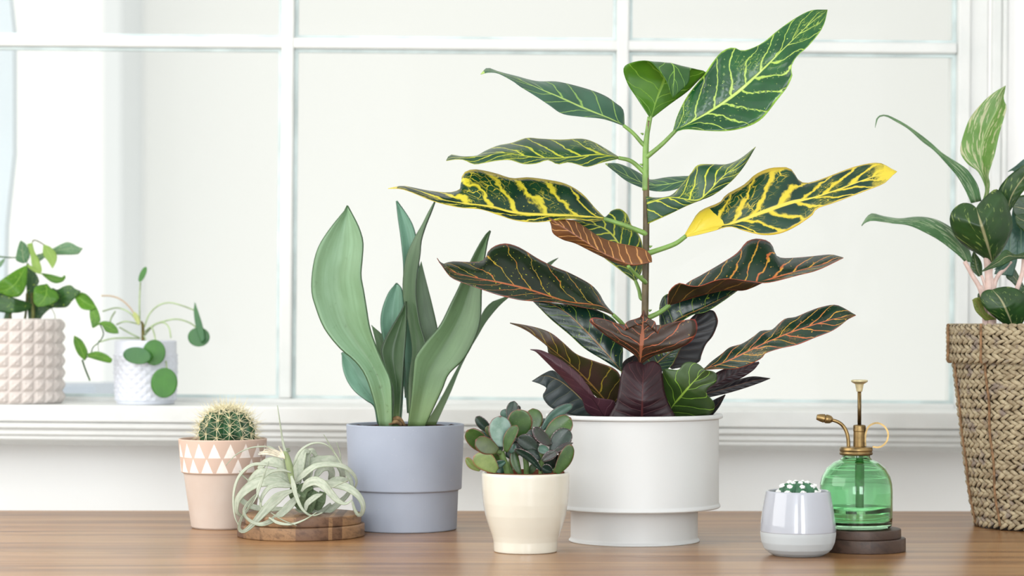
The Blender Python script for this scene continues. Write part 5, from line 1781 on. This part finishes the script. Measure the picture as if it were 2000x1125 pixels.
pleaf(Q, [(1165, 850), (1200, 920), (1226, 1030), (1190, 1080), (1125, 1125)], [(1095, 895), (1095, 980), (1110, 1060), (1124, 1126)], (-0.05, -0.055), 'g')
pleaf(Pp, [(160, 502), (230, 457), (300, 464), (345, 508), (356, 546)], [(165, 508), (220, 482), (258, 532), (312, 549), (355, 548)], (-0.06, -0.07), 'g')
pleaf(Pp, [(95, 752), (45, 700), (15, 620), (18, 563)], [(98, 752), (122, 698), (108, 650), (74, 596), (20, 563)], (-0.07, -0.075), 'g')
pleaf(Pp, [(118, 700), (190, 683), (260, 705), (308, 742)], [(122, 728), (200, 752), (290, 771), (308, 745)], (-0.07, -0.08), 'g')
for pts_, w_ in (([(395, 85), (405, 62), (430, 58), (480, 78), (535, 112)], 14), ([(400, 1050), (405, 950), (400, 860), (390, 700)], 45), ([(300, 1050), (320, 900), (330, 700)], 30), ([(110, 1050), (140, 940), (200, 850)], 22),
                 ([(680, 1050), (665, 960), (630, 890)], 8), ([(500, 830), (600, 720), (900, 720), (1100, 800), (1180, 950), (1140, 1100)], 12)):
    tube('vine_stem', [P(*q_, D_SI - 0.02) for q_ in Q(pts_)], w_ * 0.5 / 6.25 * ks, plain('pothos_stem', (92, 96, 48), 0.6, 0.3, 0.3, 50), poth, 8, 24)
for pts_, w_ in (([(215, 480), (240, 550), (210, 610), (165, 650), (148, 690)], 9), ([(80, 748), (100, 810), (138, 905)], 14), ([(95, 752), (120, 720)], 9), ([(205, 600), (200, 640), (205, 690)], 5)):
    tube('vine_stem', [P(*q_, D_SI - 0.065) for q_ in Pp(pts_)], w_ * 0.5 / 3.8786 * ks, PM['d'], poth, 8, 24)

PX1 = 284.5
p1x = xy(PX1, D_SI)[0]
zb1 = sillz(1000 + (PX1 - 1000) * D_SI / DW) + 0.0005
pil = thing('potted_pilea', 'small pilea with round coin leaves in a white diamond-relief pot on the sill', 'potted plant', (p1x, D_SI, zb1))
H1, R1 = 122 * ks, 60 * ks
v, f = [], []
na, nz_ = 160, 60
for j in range(nz_ + 1):
    t = j / nz_
    rb_ = R1 * (0.955 + 0.045 * min(1, t * 2)) if t > 0.04 else R1 * 0.93
    for i in range(na):
        a = 2 * math.pi * i / na
        s1 = abs(((i / na * 20 + t * 7) % 1) * 2 - 1)
        s2 = abs(((i / na * 20 - t * 7) % 1) * 2 - 1)
        h_ = 0.0032 * min(s1, s2) * (1 if 0.05 < t < 0.8 else 0)
        v.append((p1x + (rb_ + h_) * math.cos(a), D_SI + (rb_ + h_) * math.sin(a), zb1 + H1 * t))
for j in range(nz_):
    for i in range(na):
        i2 = (i + 1) % na
        f.append((j * na + i, j * na + i2, (j + 1) * na + i2, (j + 1) * na + i))
f.append(tuple(range(na))[::-1])
b = len(v)
for (rr_, z_i) in ((R1 * 0.97, zb1 + H1 + 0.0015), (R1 * 0.93, zb1 + H1), (R1 * 0.91, zb1 + H1 - 0.02)):
    for i in range(na):
        a = 2 * math.pi * i / na
        v.append((p1x + rr_ * math.cos(a), D_SI + rr_ * math.sin(a), z_i))
prev = nz_ * na
for q_ in range(3):
    cur = b + q_ * na
    for i in range(na):
        i2 = (i + 1) % na
        f.append((prev + i, prev + i2, cur + i2, cur + i))
    prev = cur
mesh_obj('pot', v, f, M['relief_pot'], pil)
soil_disc('soil', (p1x, D_SI), R1 * 0.92, zb1 + H1 - 0.006, M['soil'], pil, 8)
CM = {'g': leaf_mat('pilea_leaf', (50, 112, 30), (64, 130, 36), (70, 136, 50), None, None, 0.02, 3, 1.0, 0.01, rough=0.35, tr=0.15),
      'd': leaf_mat('pilea_leaf_dark', (50, 104, 60), (60, 116, 56), (70, 124, 70), None, None, 0.02, 3, 1.0, 0.01, rough=0.35, tr=0.1),
      'y': plain('pilea_bud', (176, 186, 120), 0.5, 0.3)}


def coin(cx, cy, rx, ry, rot, d, mat, tilt=0.0):
    Lp, Mp, Rp = [], [], []
    c_, s_ = math.cos(rot), math.sin(rot)
    for t in np.linspace(0.02, 0.98, 15):
        th_ = math.pi * t
        yv = math.cos(th_) * ry
        xv = math.sin(th_) * rx
        for lst, xx in ((Lp, -xv), (Mp, 0), (Rp, xv)):
            lst.append((cx + xx * c_ - (-yv) * s_ * -1, cy - yv * c_ + xx * s_) if False else (cx + xx * c_ + yv * s_, cy + xx * s_ - yv * c_))
    o = leaf('leaf', Pp(Lp), Pp(Mp), Pp(Rp), D_SI, (d, d + tilt), 0.0, 0.0, (CM[mat], CM[mat]), pil, 20, 6, 0.0012)
    dot = P(*Pp([(cx + 0.05 * rx, cy - ry * 0.55)])[0], D_SI + d - 0.003)
    return o


coin(625, 692, 86, 97, 0.0, -0.075, 'g')
coin(497, 716, 108, 64, 0.12, -0.09, 'd')
coin(701, 922, 101, 114, 0.1, -0.09, 'g')
coin(963, 575, 83, 73, 0.0, -0.02, 'd')
leaf('leaf', Pp([(985, 625), (945, 520), (925, 390), (932, 312)]), Pp([(995, 620), (970, 510), (945, 400), (933, 312)]), Pp([(1010, 600), (995, 500), (965, 400), (935, 312)]), D_SI, (-0.03, -0.03, -0.02), 0.0, 0.0, (CM['d'], CM['d']), pil, 16, 4, 0.001)
coin(538, 100, 22, 62, 0.42, 0.0, 'g')
coin(492, 430, 20, 50, -0.45, -0.01, 'y')
coin(500, 450, 16, 34, -0.3, -0.015, 'y')
M['pstalk'] = plain('pilea_stalk', (164, 184, 140), 0.5, 0.3, 0.15, 50)
M['pstalkb'] = plain('pilea_stalk_brownish', (190, 168, 140), 0.5, 0.3)
tube('stem', [P(*q_, D_SI) for q_ in Pp([(540, 620), (540, 540), (537, 480), (525, 455)])], [0.0036, 0.0034, 0.003, 0.0015], plain('pilea_trunk', (120, 110, 60), 0.7, 0.2, 0.3, 80), pil, 10, 16)
for pts_, d_, mt in (([(515, 460), (514, 300), (520, 160)], 0.0, 'pstalk'), ([(505, 450), (440, 350), (370, 290), (300, 265), (225, 262)], 0.0, 'pstalkb'), ([(510, 470), (450, 400), (390, 365), (330, 355), (235, 380)], 0.02, 'pstalk'),
                 ([(515, 480), (460, 465), (400, 458), (340, 480)], 0.03, 'pstalk'), ([(520, 585), (430, 540), (360, 500)], 0.0, 'pstalk'), ([(520, 585), (400, 582), (300, 588), (210, 612)], -0.02, 'pstalk'),
                 ([(550, 500), (590, 400), (660, 335), (740, 315), (830, 335), (930, 372)], -0.01, 'pstalk'), ([(555, 560), (610, 490), (700, 455), (800, 440), (900, 470), (960, 520)], 0.0, 'pstalk'),
                 ([(555, 560), (620, 490), (690, 465), (735, 500), (752, 580)], -0.04, 'pstalk'), ([(550, 540), (600, 500), (622, 540), (635, 600)], -0.06, 'pstalk'), ([(545, 560), (560, 600), (560, 660)], -0.07, 'pstalk'),
                 ([(700, 700), (715, 760), (722, 830)], -0.085, 'pstalk'), ([(330, 380), (300, 430), (290, 470)], 0.01, 'pstalk')):
    tube('leaf_stalk', [P(*q_, D_SI + d_ * i_ / (len(pts_) - 1)) for i_, q_ in enumerate(Pp(pts_))], 0.0016, M[mt], pil, 8, 30)
